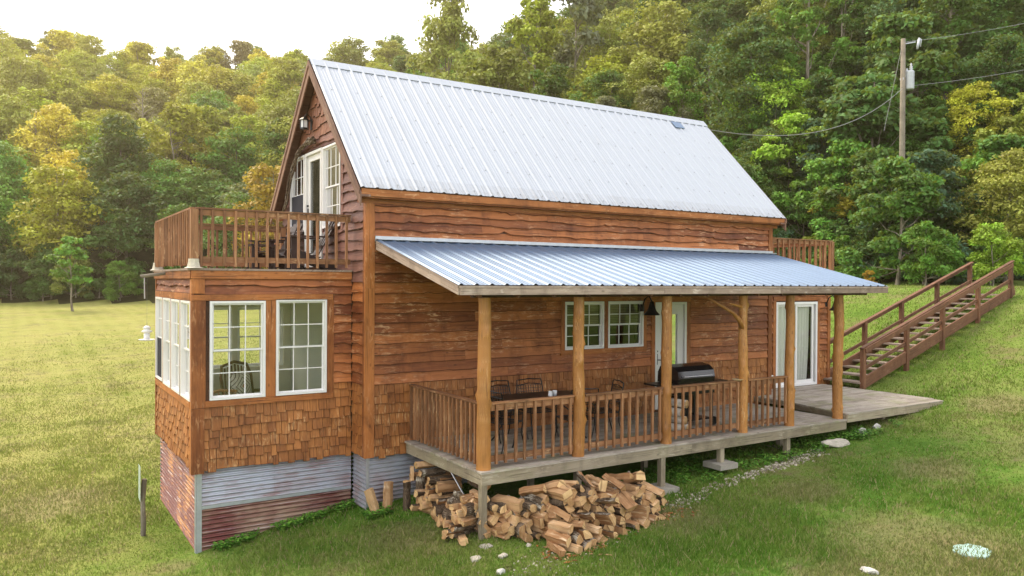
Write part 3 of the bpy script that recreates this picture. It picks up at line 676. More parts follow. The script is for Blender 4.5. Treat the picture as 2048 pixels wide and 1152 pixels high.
# raised landing
m=MB(); y=-.175
while y<2.92:
    xl=8.07 if y<-.0 else (8.06+(y)*.22 if y<1.3 else 8.35)
    m.box(xl+.002,10.0,y+.003,y+.137,.085,.11+R.uniform(-.002,.001)); m.box(10.003,11.55+R.uniform(-.01,.01)-(.12 if y<0 else 0),y+.003,y+.137,.085,.11+R.uniform(-.002,.001)); y+=.14
ld=part(m,'raised_landing','deck')
m=MB(); m.box(8.05,9.6,-.165,-.127,-.06,.083); m.box(9.602,11.4,-.163,-.127,-.06,.083); m.bar((8.07,-.12,.03),(8.34,1.3,.03),.035,.10); m.box(8.34,8.375,1.32,Y0,.003,.083); m.box(11.4,11.44,-.12,1.8,-.06,.083); m.build('rim_joist','deckside',ld)
m=MB(); 
for x,y in ((9.6,.1),(11.0,.1),(11.0,2.4),(9.6,2.4)): m.box(x-.045,x+.045,y-.045,y+.045,-.7,-.0)
m.build('support_post','deckside',ld)
# --- railings
def rail(P,Q,zt,zb,nb,name='railing',out=(0,-1,0),bal=True,capw=.09,proud=.045,balz=(.06,.03),mat='rail'):
    P=Vector(P);Q=Vector(Q);d=(Q-P).normalized();o=Vector(out); m=MB(); Z=Vector((0,0,1))
    m.bar(P+Z*(zt-.012),Q+Z*(zt-.012),capw,.026); m.bar(P+Z*(zt-.075),Q+Z*(zt-.075),.036,.085); 
    r=part(m,name,mat); L=(Q-P).length; bb=MB(); m=MB(); m.bar(P+Z*(zb+.045),Q+Z*(zb+.045),.036,.085); m.build('bottom_rail',mat,r)
    for i in range(nb):
        u=L*(i+.5+R.uniform(-.07,.07))/nb; c=P+d*u+o*proud*.82; b=bb if not bal else MB()
        lean=d*R.uniform(-.006,.006)
        b.bar(c+Z*(zb-balz[0]+.03+R.uniform(-.01,.01)),c+lean+Z*(zt-balz[1]),.036,.036,up=o)
        if bal: b.build('baluster',mat,r)
    if not bal: tag(bb.build('balusters',mat,r),kind='stuff')
    return r
for a,b,n in ((.11,1.55,9),(1.76,3.36,10),(3.55,5.18,10),(5.37,6.44,7)): rail((a,.0,0),(b,.0,0),.925,.09,n)
rail((-.0,.1,0),(-.0,Y0-.03,0),.925,.08,17,out=(-1,0,0))
# balcony over the sunroom
def flatroof(x0,x1,y0,y1,name):
    m=MB(); m.box(x0+.03,x1,y0+.03,y1-.03,2.63,2.79,.5); o=part(m,name,'soffit')
    m=MB(); m.box(x0-.045,x1,y0-.06,y0-.02,2.645,2.765,.8); m.box(x0-.06,x0-.02,y0-.018,y1+.05,2.645,2.765,.3); m.box(x0-.05,x1,y0-.10,y0-.062,2.72,2.80,.4) if 0 else None
    m.build('roof_fascia','trim',o)
    m=MB(); m.box(x0-.075,x1,y0-.075,y1+.07,2.768,2.80,.4); m.build('roof_edge','greyrim',o)
    return o
flatroof(XS,X0-.04,YS,YSB,'balcony_floor')
zt=3.71
rail((XS+.02,YS-.0,0),(X0-.05,YS-.0,0),zt,2.89,15,proud=.045,balz=(.09,.03))
rail((XS+.0,YS+.06,0),(XS+.0,YSB,0),zt,2.89,21,out=(-1,0,0),balz=(.06,.03))
rail((XS+.02,YSB,0),(X0-.05,YSB,0),zt,2.89,15,out=(0,1,0),bal=False)
for (x,y,w) in ((XS,YS,.055),(XS,YSB,.05),(X0-.16,YSB,.05)):
    m=MB(); m.box(x-w,x+w,y-w,y+w,2.80,zt-.03,.75); p=part(m,'railing_post','rail')
    m=MB(); m.lathe((x,y,2.80),[(.14,0),(.10,.02),(.083,.09),(.08,.14)],8); m.build('post_skirt','flash',p)
# balcony at the far end
flatroof(XB,X1+.04,YS,YSB,'balcony_floor') if 0 else None
m=MB(); m.box(X1+.04,XB+.03,YS-.05,YSB+.05,2.63,2.80,.5); o=part(m,'balcony_floor','trim')
rail((X1+.05,YS-.0,0),(XB+.1,YS-.0,0),zt,2.89,15,balz=(.09,.03)); rail((XB+.1,YS,0),(XB+.1,YSB,0),zt,2.89,18,out=(1,0,0),bal=False)
m=MB(); m.box(XB+.04,XB+.14,YS-.05,YS+.05,2.8,zt-.03); part(m,'railing_post','rail')
# --- fixtures
def barnlamp(x,y,z,dx=0,dy=-1):
    m=MB(); m.lathe((x,y,z),[(.0,.16),(.035,.15),(.05,.1),(.07,.03),(.09,-.03),(.155,-.10),(.16,-.115),(.15,-.11),(.08,-.04),(.05,.0)],20)
    o=part(m,'barn_lamp','black',None,True); k=MB(); wx,wy=x-dx*.28,y-dy*.28; k.tube([(wx,wy,z+.02),(wx+dx*.08,wy+dy*.08,z+.20),(x-dx*.08,y-dy*.08,z+.26),(x,y,z+.15)],.014,8); k.bar((wx+dx*.0,wy+dy*.0,z-.05),(wx,wy,z+.09),.09,.03,up=(dx,dy,0)); k.build('lamp_arm','black',o,True)
barnlamp(5.02,2.06,2.1); barnlamp(XB-.13+.0,YS-.3,2.07)
m=MB(); m.lathe((XB+.05,YS-.1,2.38),[(0,.04),(.04,.03),(.055,-.03),(.04,-.05)],12); m.bar((XB+.05,YS-.1,2.4),(XB-.0,YS+.02,2.42),.03,.03); part(m,'flood_light','black',None,True)
# gable lantern
gx,gy,gz=X0-.17,5.05,5.55
m=MB(); m.lathe((gx,gy,gz),[(0,.14),(.03,.13),(.10,.08),(.105,.07),(.075,.068)],6); m.lathe((gx,gy,gz),[(.078,-.07),(.08,-.1),(0,-.11)],6)
for k in range(6):
    a=k*math.pi/3; m.bar((gx+.075*math.cos(a),gy+.075*math.sin(a),gz-.08),(gx+.075*math.cos(a),gy+.075*math.sin(a),gz+.075),.009,.009,up=(1,0,0))
m.tube([(gx,gy,gz+.13),(gx+.04,gy,gz+.2),(gx+.11,gy,gz+.15),(X0-.03,gy,gz+.02)],.01,6); m.bar((X0-.03,gy,gz-.09),(X0-.03,gy,gz+.1),.08,.03,up=(1,0,0))
o=part(m,'lantern','black'); m=MB(); m.lathe((gx,gy,gz),[(.066,-.07),(.066,.068)],6); m.build('lantern_glass','cup',o)
# twisted vines along the rake
vines=MB()
for i in range(5):
    q=random.Random(i); pts=[]
    base=[(-.9,4.60,5.22),(-.88,4.9,5.25),(-.88,5.3,5.22),(-.89,5.62,5.10),(-.9,5.85,4.9),(-.9,6.1,4.6),(-.9,6.4,4.25),(-.9,6.65,3.98)]
    n_=8 if i<2 else 5; s0=0 if i<4 else 1
    for k in range(s0,n_): 
        b=base[k]; pts.append((b[0]+q.uniform(-.03,.02),b[1]+q.uniform(-.06,.06),b[2]+q.uniform(-.07,.05)))
    vines.tube(pts,[.03-.012*k/len(pts) for k in range(len(pts))],7,.4,jit=.2)
vo_=vines.build('vine_bundle','bark',None,True); tag(vo_,'bundle of dark twisted vines hung in the gable along the roof rake','vines')
# stovepipe end behind the ridge
m=MB(); m.lathe((9.0,4.95,6.45),[(.05,-.5),(.05,.22),(.09,.24),(.09,.27),(.0,.31)],12); part(m,'vent_pipe','steel')
m=MB(); 
m.hexa([(7.8,4.30,6.335),(8.1,4.30,6.335),(8.1,4.46,6.499),(7.8,4.46,6.499),(7.8,4.29,6.345),(8.1,4.29,6.345),(8.1,4.45,6.509),(7.8,4.45,6.509)],0); part(m,'roof_patch','proof')
# ================================================================ terrain
TX=np.array([-60,-25,-8,-3.3,-.8,0,3.3,5,7,8,10.5,11.3,12.6,13.5,15.15,17,18.8,20.3,24,80.]); TZ=np.array([-2.6,-2.3,-1.75,-1.50,-1.10,-.93,-.75,-.58,-.50,-.36,-.06,.02,.17,.42,.86,1.58,2.28,2.5,2.53,2.7])
TL=np.array([(-160,150),(-80,112),(-30,97),(-6.8,87),(6.6,79),(16,62),(22,44),(26,30),(28.5,19),(31,10.5),(34.5,2),(40,-12),(52,-40),(70,-80)],float)
def sdist(x,y):
    x=np.asarray(x,float);y=np.asarray(y,float); best=np.full(x.shape,1e9); sg=np.zeros(x.shape); par=np.zeros(x.shape)
    for i in range(len(TL)-1):
        a=TL[i];b=TL[i+1];d=b-a;L2=d@d
        t=np.clip(((x-a[0])*d[0]+(y-a[1])*d[1])/L2,0,1); px=a[0]+t*d[0];py=a[1]+t*d[1]
        q=np.hypot(x-px,y-py); cr=d[0]*(y-a[1])-d[1]*(x-a[0]); m=q<best
        best=np.where(m,q,best); sg=np.where(m,np.where(cr>0,1,-1),sg); par=np.where(m,i+t,par)
    return best*sg,par
def vnoise(x,y,s,seed=0):
    # cheap value noise
    x=np.asarray(x,float)/s+seed*17.3;y=np.asarray(y,float)/s+seed*9.1
    xi=np.floor(x);yi=np.floor(y);fx=x-xi;fy=y-yi;fx=fx*fx*(3-2*fx);fy=fy*fy*(3-2*fy)
    def h(a,b):
        v=np.sin(a*127.1+b*311.7+seed*74.7)*43758.5453; return v-np.floor(v)
    return (h(xi,yi)*(1-fx)+h(xi+1,yi)*fx)*(1-fy)+(h(xi,yi+1)*(1-fx)+h(xi+1,yi+1)*fx)*fy-.5
def ground(x,y):
    x=np.asarray(x,float);y=np.asarray(y,float)
    xe=x-np.clip((y-16)*.32,0,40)
    z=np.interp(xe,TX,TZ); 
    z=np.where((x<12)&(y<-2), z-.10*np.clip((-2-y)/8,0,1)*1.0, z)
    f=np.clip((y-14)/66,0,1.4); z=z+2.1*f*f*(3-2*np.minimum(f,1))*np.clip((22-xe)/20,0,1)
    z=z+.06*vnoise(x,y,3.1,1)*np.clip((np.hypot(x-3,y-2)-5)/8,.25,1)+.25*vnoise(x,y,17,2)*np.clip((y-12)/30,0,1)
    s,p=sdist(x,y); sp=np.clip(s,0,None)
    k=np.interp(p,[0,3,4,5,6,7,8,10,13],[.42,.42,.44,.52,.60,.66,.66,.64,.6])
    lim=np.interp(p,[0,3,5,6,8,13],[115,100,85,85,90,90])
    hgt=k*np.where(sp<lim,sp,lim+(sp-lim)*.1)*np.clip(sp/6,.3,1)
    z=z+hgt+np.where(sp>0,1.6*vnoise(x,y,14,3)*np.clip(sp/10,0,1),0)
    return z
def gz(x,y): return float(ground(np.array([x]),np.array([y]))[0])
def grid(xs,ys):
    X,Y=np.meshgrid(xs,ys); Z=ground(X,Y); v=np.stack([X,Y,Z],-1).reshape(-1,3); nx=len(xs);ny=len(ys)
    i=np.arange(nx-1);j=np.arange(ny-1);I,J=np.meshgrid(i,j); a=(J*nx+I).ravel(); f=np.stack([a,a+1,a+nx+1,a+nx],1); return v,f
def sp_axis(lo,hi,c,n,k):
    t=np.linspace(-1,1,n); a=np.sinh(k*t)/np.sinh(k); return np.where(a<0,c+(c-lo)*a,c+(hi-c)*a)
def fastmesh(name,v,f,mat,smooth=False,tone=None):
    me=bpy.data.meshes.new(name); f=np.asarray(f,np.int32); n=f.shape[1]
    me.vertices.add(len(v)); me.vertices.foreach_set('co',np.asarray(v,np.float32).ravel())
    me.loops.add(f.size); me.loops.foreach_set('vertex_index',f.ravel())
    me.polygons.add(len(f)); me.polygons.foreach_set('loop_start',np.arange(0,f.size,n,dtype=np.int32)); me.polygons.foreach_set('loop_total',np.full(len(f),n,np.int32))
    if smooth: me.polygons.foreach_set('use_smooth',np.ones(len(f),bool))
    for m in (mat if isinstance(mat,list) else [mat]): me.materials.append(m)
    if tone is not None:
        at=me.attributes.new('tone','FLOAT','FACE'); at.data.foreach_set('value',np.asarray(tone,np.float32))
    me.update(calc_edges=True); me.validate(); return me
# ground material: lawn, with bare/dry patches; under the trees leaf litter
m,nt=newmat('lawn'); t=NT(nt); w=wpos(t)
DRY=[(4.2,-3.9,1.5),(2.6,-3.9,1.0),(-.75,1.0,.7),(4.9,-1.6,.7),(-3.6,2.7,.35),(-5,7.5,1.6),(-6.5,4.5,.9),(7.3,-2.2,.8),(12,-1,1.0),(9.5,-3.2,1.0),(2.6,-1.2,.8)]
def lawn_color(t,w):
    a=t.noise(w,.28,4,.6); b=t.noise(w,1.7,4,.65); c=t.noise(w,9,3,.7)
    f=t.math('ADD',t.math('MULTIPLY',a,.5),t.math('MULTIPLY',b,.35)); f=t.math('ADD',f,t.math('MULTIPLY',c,.25))
    near=t.ramp(f,[(.36,(.05,.145,.012)),(.50,(.105,.235,.026)),(.64,(.235,.31,.07))])
    far=t.ramp(f,[(.36,(.20,.25,.035)),(.52,(.32,.325,.085)),(.70,(.45,.40,.14))])
    sx=t.n('ShaderNodeSeparateXYZ'); t.l(w,sx.inputs[0])
    # the open meadow on the left gets a yellower tone
    wob=t.math('MULTIPLY',t.math('SUBTRACT',t.noise(w,.35,3,.6),.5),7)
    d=t.math('SUBTRACT',t.math('ADD',sx.outputs[1],wob),t.math('MULTIPLY',sx.outputs[0],1.9))
    k=t.n('ShaderNodeMapRange'); k.inputs[1].default_value=7; k.inputs[2].default_value=17; t.l(d,k.inputs[0]); 
    col=t.mix(k.outputs[0],near,far)
    # mowing stripes in the meadow
    wv=t.n('ShaderNodeTexWave'); wv.inputs['Scale'].default_value=.28; wv.inputs['Distortion'].default_value=2.5; wv.inputs['Detail'].default_value=2; wv.bands_direction='X'
    t.l(t.mapv(w,(1,.12,1)),wv.inputs['Vector']); 
    col=t.mix(t.math('MULTIPLY',t.math('MULTIPLY',wv.outputs['Fac'],k.outputs[0]),.42),col,(.42,.41,.13))
    # slope above the cabin a little paler
    k2=t.n('ShaderNodeMapRange'); k2.inputs[1].default_value=7; k2.inputs[2].default_value=15; t.l(t.math('ADD',sx.outputs[0],wob),k2.inputs[0])
    up=t.ramp(f,[(.36,(.095,.19,.022)),(.52,(.185,.28,.045)),(.68,(.32,.35,.11))])
    kk=t.math('MULTIPLY',k2.outputs[0],t.math('SUBTRACT',1,k.outputs[0]))
    col=t.mix(kk,col,up)
    # dry thin patches
    p=t.noise(w,.55,5,.7,.5); q=t.noise(w,2.6,4,.7)
    dm=t.math('MULTIPLY',t.ramp(p,[(.50,0.),(.62,1.)]),t.ramp(q,[(.40,0.),(.58,1.)]))
    col=t.mix(t.math('MULTIPLY',dm,.75),col,(.24,.205,.095))
    p2=t.noise(t.mapv(w,(.8,.8,.8),(9,4,1)),1,4,.7); 
    dm2=t.math('MULTIPLY',t.ramp(p2,[(.60,0.),(.68,1.)]),t.ramp(q,[(.5,0.),(.62,1.)]))
    col=t.mix(t.math('MULTIPLY',dm2,.7),col,(.20,.15,.10))
    for (px_,py_,pr_) in DRY:
        vd=t.n('ShaderNodeVectorMath',operation='DISTANCE'); t.l(t.mapv(w,(1,1,0)),vd.inputs[0]); vd.inputs[1].default_value=(px_,py_,0)
        dd=t.math('ADD',t.math('DIVIDE',vd.outputs['Value'],pr_),t.math('MULTIPLY',t.math('SUBTRACT',q,.5),1.6))
        col=t.mix(t.math('MULTIPLY',t.ramp(dd,[(.45,1.),(1.0,0.)]),.62),col,(.30,.25,.13))
    return col,c,f
col,c,f=lawn_color(t,w)
g=t.noise(w,34,3,.8); g2=t.noise(w,6,5,.75)
col=t.mix(t.ramp(g,[(.35,.45),(.6,0.)]),col,(.03,.045,.010))
h=t.math('ADD',t.math('MULTIPLY',g,.5),t.math('MULTIPLY',g2,1.0))
t.out(t.pbsdf(col,.95,0,t.bump(h,.9,.07),.1)); MT['lawn']=m
m,nt=newmat('forest_floor'); t=NT(nt); w=wpos(t)
col=t.ramp(t.noise(w,1.2,5,.7),[(.35,(.018,.022,.008)),(.65,(.06,.055,.022))]); t.out(t.pbsdf(col,1,0,None,.05)); MT['ffloor']=m
xs=sp_axis(-260,300,2,330,5.2); ys=sp_axis(-70,330,2,330,5.2)
v,f=grid(xs,ys); me=fastmesh('lawn',v,f,[MT['lawn'],MT['ffloor']],True)
cx=v[f].mean(1); s,_=sdist(cx[:,0],cx[:,1]); me.polygons.foreach_set('material_index',(s>.8+1.5*vnoise(cx[:,0],cx[:,1],3,4)).astype(np.int32))
o=bpy.data.objects.new('lawn',me); C.objects.link(o); o['kind']='structure'
# gravel track along the crest
mb=MB()
pts=[(20.9,-14),(20.7,-8),(20.8,-3),(20.9,1.2),(21.2,4.5),(21.8,8),(23.0,12)]
for i in range(len(pts)-1):
    for kx in range(6):
        fa,fb=kx/6,(kx+1)/6
        A=Vector(pts[i]).lerp(Vector(pts[i+1]),fa);B=Vector(pts[i]).lerp(Vector(pts[i+1]),fb); w_=1.1
        q=[(A.x,A.y),(A.x+w_,A.y),(B.x+w_,B.y),(B.x,B.y)]
        mb.face([(a,b,gz(a,b)+.012) for a,b in q],.5,(0,1,0))
trk=mb.build('track',plain('track_gravel',(.42,.38,.30),.95,0,.1,9,.5,.5)); trk['kind']='structure'
# ---------------------------------------------------------------- grass blades
def blade_mat():
    m,nt=newmat('grass_blades'); t=NT(nt); w=wpos(t); col,c,f=lawn_color(t,w); tn=attr(t)
    col=t.mix(t.math('MULTIPLY',tn,.5),t.mix(.35,col,(.02,.05,.006)),(.30,.40,.08)); 
    col=t.mix(t.ramp(tn,[(.86,0.),(.9,1.)]),col,(.36,.31,.16))
    d=t.n('ShaderNodeBsdfDiffuse'); t.l(col,d.inputs[0]); tr=t.n('ShaderNodeBsdfTranslucent'); t.l(col,tr.inputs[0])
    mx=t.n('ShaderNodeMixShader'); mx.inputs[0].default_value=.35; t.l(d.outputs[0],mx.inputs[1]); t.l(tr.outputs[0],mx.inputs[2]); t.out(mx.outputs[0]); return m
MT['blade']=blade_mat()
rng=np.random.default_rng(5)
def infootprint(x,y):
    a=(x>XS+.02)&(x<X0+.3)&(y>YS+.03)&(y<YSB); b=(x>X0)&(x<XB)&(y>Y0+.03)&(y<YB); c=(x>1.2)&(x<8)&(y>.9)&(y<Y0); d=(x>8)&(x<11.5)&(y>.3)&(y<Y0+.6)
    return a|b|c|d
def scatter(n,dmin,dmax):
    D=np.exp(rng.uniform(math.log(dmin),math.log(dmax),n)); th=rng.uniform(-.66,.66,n) # angle from forward
    fx,fy=math.cos(math.radians(YAW)),math.sin(math.radians(YAW)); 
    dx=D*np.cos(th); lx=D*np.sin(th)
    return CAMP[0]+fx*dx+fy*lx, CAMP[1]+fy*dx-fx*lx, D
def grass(n,dmin,dmax,hmin,hmax,wd):
    x,y,D=scatter(n,dmin,dmax); ok=~infootprint(x,y); s,_=sdist(x,y); ok&=(s<1)
    # thinner on dry patches
    dens=vnoise(x,y,.9,8)+.5*vnoise(x,y,.3,9); ok&=(rng.uniform(-.75,.35,n)<dens+.15)
    ok&=(rng.uniform(0,1,n)<np.interp(D,[22,60],[1.,0]))
    x=x[ok];y=y[ok];D=D[ok];n=len(x); z=ground(x,y)-.004
    h=rng.uniform(hmin,hmax,n)*(1+1.1*vnoise(x,y,1.3,6)+1.0*np.clip(vnoise(x,y,.35,16)-.1,0,1))*np.where(rng.uniform(size=n)<.02,1.8,1); w=wd*rng.uniform(.7,1.3,n)*np.interp(D,[8,22,75],[1,2.0,4.5]); a=rng.uniform(0,6.283,n); l=rng.uniform(.1,.9,n)*h; b=rng.uniform(0,6.283,n)
    A=np.stack([x-np.cos(a)*w,y-np.sin(a)*w,z],1);B=np.stack([x+np.cos(a)*w,y+np.sin(a)*w,z],1); T=np.stack([x+np.cos(b)*l,y+np.sin(b)*l,z+h],1)
    return np.stack([A,B,T],1).reshape(-1,3),rng.uniform(0,1,n)
gv=[];gt=[]
for a in ((800000,6.5,75,.026,.068,.0066),):
    v_,t_=grass(*a); gv.append(v_);gt.append(t_)
gv=np.concatenate(gv);gt=np.concatenate(gt); f=np.arange(len(gv)).reshape(-1,3)
me=fastmesh('grass',gv,f,MT['blade'],False,gt); o=bpy.data.objects.new('grass',me); C.objects.link(o); tag(o,'short mown lawn grass with dry patches around the cabin','grass',kind='stuff')
# clover-like leafy ground cover under the deck and along the skirting
def cover(name,regions,label,cat,n,size):
    vs=[];ts=[]
    for (x0,x1,y0,y1,k) in regions:
        m_=int(n*k); x=rng.uniform(x0,x1,m_);y=rng.uniform(y0,y1,m_); 
        edge=vnoise(x,y,.5,5)+.5*vnoise(x,y,.2,3); ok=(edge>-.12)&~infootprint(x,y); x=x[ok];y=y[ok]; m_=len(x)
        z=ground(x,y)+rng.uniform(.02,.11,m_); a=rng.uniform(0,6.283,m_); s=size*rng.uniform(.6,1.4,m_); tl=rng.uniform(-.4,.4,(m_,2))
        c,sn=np.cos(a)*s,np.sin(a)*s
        P=[np.stack([x+c,y+sn,z+c*tl[:,0]+sn*tl[:,1]],1),np.stack([x-sn*.7,y+c*.7,z-sn*tl[:,0]+c*tl[:,1]],1),np.stack([x-c,y-sn,z-c*tl[:,0]-sn*tl[:,1]],1),np.stack([x+sn*.7,y-c*.7,z+sn*tl[:,0]-c*tl[:,1]],1)]
        vs.append(np.stack(P,1).reshape(-1,3)); ts.append(rng.uniform(0,1,m_))
    v_=np.concatenate(vs); me=fastmesh(name,v_,np.arange(len(v_)).reshape(-1,4),MT['coverleaf'],False,np.concatenate(ts)); o=bpy.data.objects.new(name,me); C.objects.link(o); tag(o,label,cat,kind='stuff')
m,nt=newmat('cover_leaf'); t=NT(nt); col=t.ramp(attr(t),[(0.,(.035,.12,.01)),(.6,(.09,.24,.02)),(1.,(.2,.36,.05))]); t.out(t.pbsdf(col,.7,0,None,.3)); MT['coverleaf']=m
cover('ground_cover',[(2.9,8.0,-.35,.9,1.0),(8.0,9.4,-.5,.0,.25),(-3.2,-.7,2.72,2.97,.30),(-.9,-.5,1.95,2.34,.08)],'bright green leafy ground cover under the porch edge and along the skirting','ground cover',9000,.022)
# ---------------------------------------------------------------- stones
def stone(c,s,seed,name='rock',mat='rock',label=None,group=None,cat='rock'):
    q=random.Random(seed); import bmesh
    bm=bmesh.new(); bmesh.ops.create_icosphere(bm,subdivisions=3 if s[0]>.08 else 2,radius=1)
    for v in bm.verts:
        n=noise.noise(v.co*1.1+Vector((seed*3.7,0,0))); n2=noise.noise(v.co*2.7+Vector((0,seed*1.7,0)))
        v.co*=1+.5*n+.2*n2
        v.co.x*=s[0];v.co.y*=s[1];v.co.z*=s[2]
    me=bpy.data.meshes.new(name); bm.to_mesh(me); bm.free(); me.materials.append(MT[mat]); o=bpy.data.objects.new(name,me); C.objects.link(o)
    o.location=c; o.rotation_euler=(q.uniform(-.2,.2),q.uniform(-.2,.2),q.uniform(0,6)); tag(o,label,cat,group); return o
def at(x,y,dz=0): return (x,y,gz(x,y)+dz)
o=stone(at(7.55,-.27,.03),(.27,.16,.09),3,label='largest flat tan limestone slab lying in the grass below the deck corner'); o.rotation_euler=(0,.05,-.5)
stone(at(8.45,-.2,.03),(.10,.07,.07),5,mat='palerock',label='left of the two white stones by the raised landing edge'); stone(at(8.95,-.2,.03),(.09,.06,.06),6,mat='palerock',label='right of the two white stones by the raised landing edge')
stone(at(-.16,-.78,.0),(.085,.06,.04),8,label='tan stone beside the front porch support post'); stone(at(-.42,-1.14,.015),(.06,.05,.045),9,mat='palerock',label='small white stone in the grass in front of the corner support post')
stone(at(-.42,-.55,.0),(.09,.07,.035),12,label='flat grey-tan stone left of the corner support post'); stone(at(.28,-.72,.0),(.05,.04,.03),15,label='small tan stone right of the corner support post')
stone(at(-.15,-.35,.0),(.10,.07,.03),18,mat='concrete',label='grey half-buried stone at the foot of the corner support post')
m,nt=newmat('gravel_stone'); t=NT(nt); col=t.ramp(attr(t),[(0.,(.16,.13,.10)),(.5,(.34,.30,.23)),(1.,(.56,.51,.42))]); t.out(t.pbsdf(col,.9,0,None,.2)); MT['gravel']=m
gp=[(-1.3,-2.2),(-.6,-1.5),(.3,-1.25),(1.6,-1.0),(2.8,-.72),(3.6,-.58),(4.6,-.52),(5.6,-.45),(6.4,-.38),(7.1,-.25)]
mb=MB(); Q=random.Random(4)
def peb(x,y,s):
    z=gz(x,y); a=[Q.uniform(0,6.28)]; n=6; top=[];bot=[]
    h=s*Q.uniform(.4,.8); tn=Q.random()
    for j in range(n):
        an=j*6.283/n+a[0]; r=s*Q.uniform(.7,1.2); bot.append((x+math.cos(an)*r,y+math.sin(an)*r,z-.005)); top.append((x+math.cos(an)*r*.65,y+math.sin(an)*r*.6,z+h*Q.uniform(.8,1.1)))
    mb.addmesh(bot+top,[tuple(range(n,2*n))]+[(j,(j+1)%n,n+(j+1)%n,n+j) for j in range(n)],tn)
for i in range(1100):
    f_=Q.random()*(len(gp)-1); k=int(f_); A=Vector(gp[k]).lerp(Vector(gp[k+1]),f_-k)
    wd=.10 if k>4 else (.14 if k>3 else .2); 
    if Q.random()<.25 and noise.noise((A.x*1.5,A.y,0))<-.1: continue
    peb(A.x+Q.gauss(0,wd),A.y+Q.gauss(0,wd*.8),Q.uniform(.012,.038) if k>3 else Q.uniform(.007,.022))
for i in range(140): peb(Q.gauss(-.3,.5),Q.gauss(-1.75,.25),Q.uniform(.006,.018))
o=mb.build('gravel','gravel'); tag(o,'thin line of pale gravel and small stones running below the porch edge','gravel',kind='stuff')
# painted turquoise patch lid in the lawn & white stone at the frame edge
def hit(u,v):
    d=CF*FPX+CR*(u-1024)-CU*(v-576); d=d/FPX; lo=None; tt=4.
    while tt<60:
        p=Vector(CAMP)+d*tt
        if p.z<gz(p.x,p.y): return p
        tt+=.02
p=hit(1943,1105); mb=MB(); n=26; rr=[Q.uniform(.85,1.12) for _ in range(n)]
top=[(p.x+.20*rr[j]*math.cos(j*6.283/n),p.y+.20*rr[j]*math.sin(j*6.283/n)) for j in range(n)]
mb.addmesh([(a,b,gz(a,b)+.02) for a,b in top]+[(a,b,gz(a,b)-.05) for a,b in top]+[(p.x,p.y,gz(p.x,p.y)+.035)],[(j,(j+1)%n,2*n) for j in range(n)]+[(j,n+j,n+(j+1)%n,(j+1)%n) for j in range(n)],.5)
o=mb.build('septic_lid','ceramic_spray'); tag(o,'faded turquoise round lid flush in the grass at bottom right','lid')
p=hit(1740,1146); o=stone((p.x,p.y,p.z+.02),(.10,.05,.045),21,mat='palerock',label='white stone at the bottom edge of the picture'); o.rotation_euler=(.1,.1,-1.0)
# ================================================================ trees
def leaf_mat():
    m,nt=newmat('leaves'); t=NT(nt); oi=t.n('ShaderNodeObjectInfo'); tn=attr(t)
    rnd=oi.outputs['Random']
    hs=t.n('ShaderNodeHueSaturation'); t.l(oi.outputs['Color'],hs.inputs['Color'])
    t.l(t.math('ADD',.492,t.math('MULTIPLY',tn,.035)),hs.inputs['Hue']); t.l(t.math('ADD',.45,t.math('MULTIPLY',tn,1.0)),hs.inputs['Value'])
    hs.inputs['Saturation'].default_value=1.0
    col=hs.outputs[0]
    d=t.n('ShaderNodeBsdfPrincipled'); t.l(col,d.inputs['Base Color']); d.inputs['Roughness'].default_value=.55; d.inputs['Specular IOR Level'].default_value=.35
    tr=t.n('ShaderNodeBsdfTranslucent'); t.l(t.mix(.6,col,(.35,.38,.03)),tr.inputs[0])
    mx=t.n('ShaderNodeMixShader'); mx.inputs[0].default_value=.28; t.l(d.outputs[0],mx.inputs[1]); t.l(tr.outputs[0],mx.inputs[2]); t.out(mx.outputs[0]); return m
MT['leaf']=leaf_mat()
m,nt=newmat('tree_bark'); t=NT(nt); n_=t.noise(t.mapv(objco(t),(6,6,1.2)),1,4,.7); t.out(t.pbsdf(t.ramp(n_,[(.35,(.10,.08,.06)),(.65,(.36,.32,.26))]),.95,0,None,.1)); MT['tbark']=m
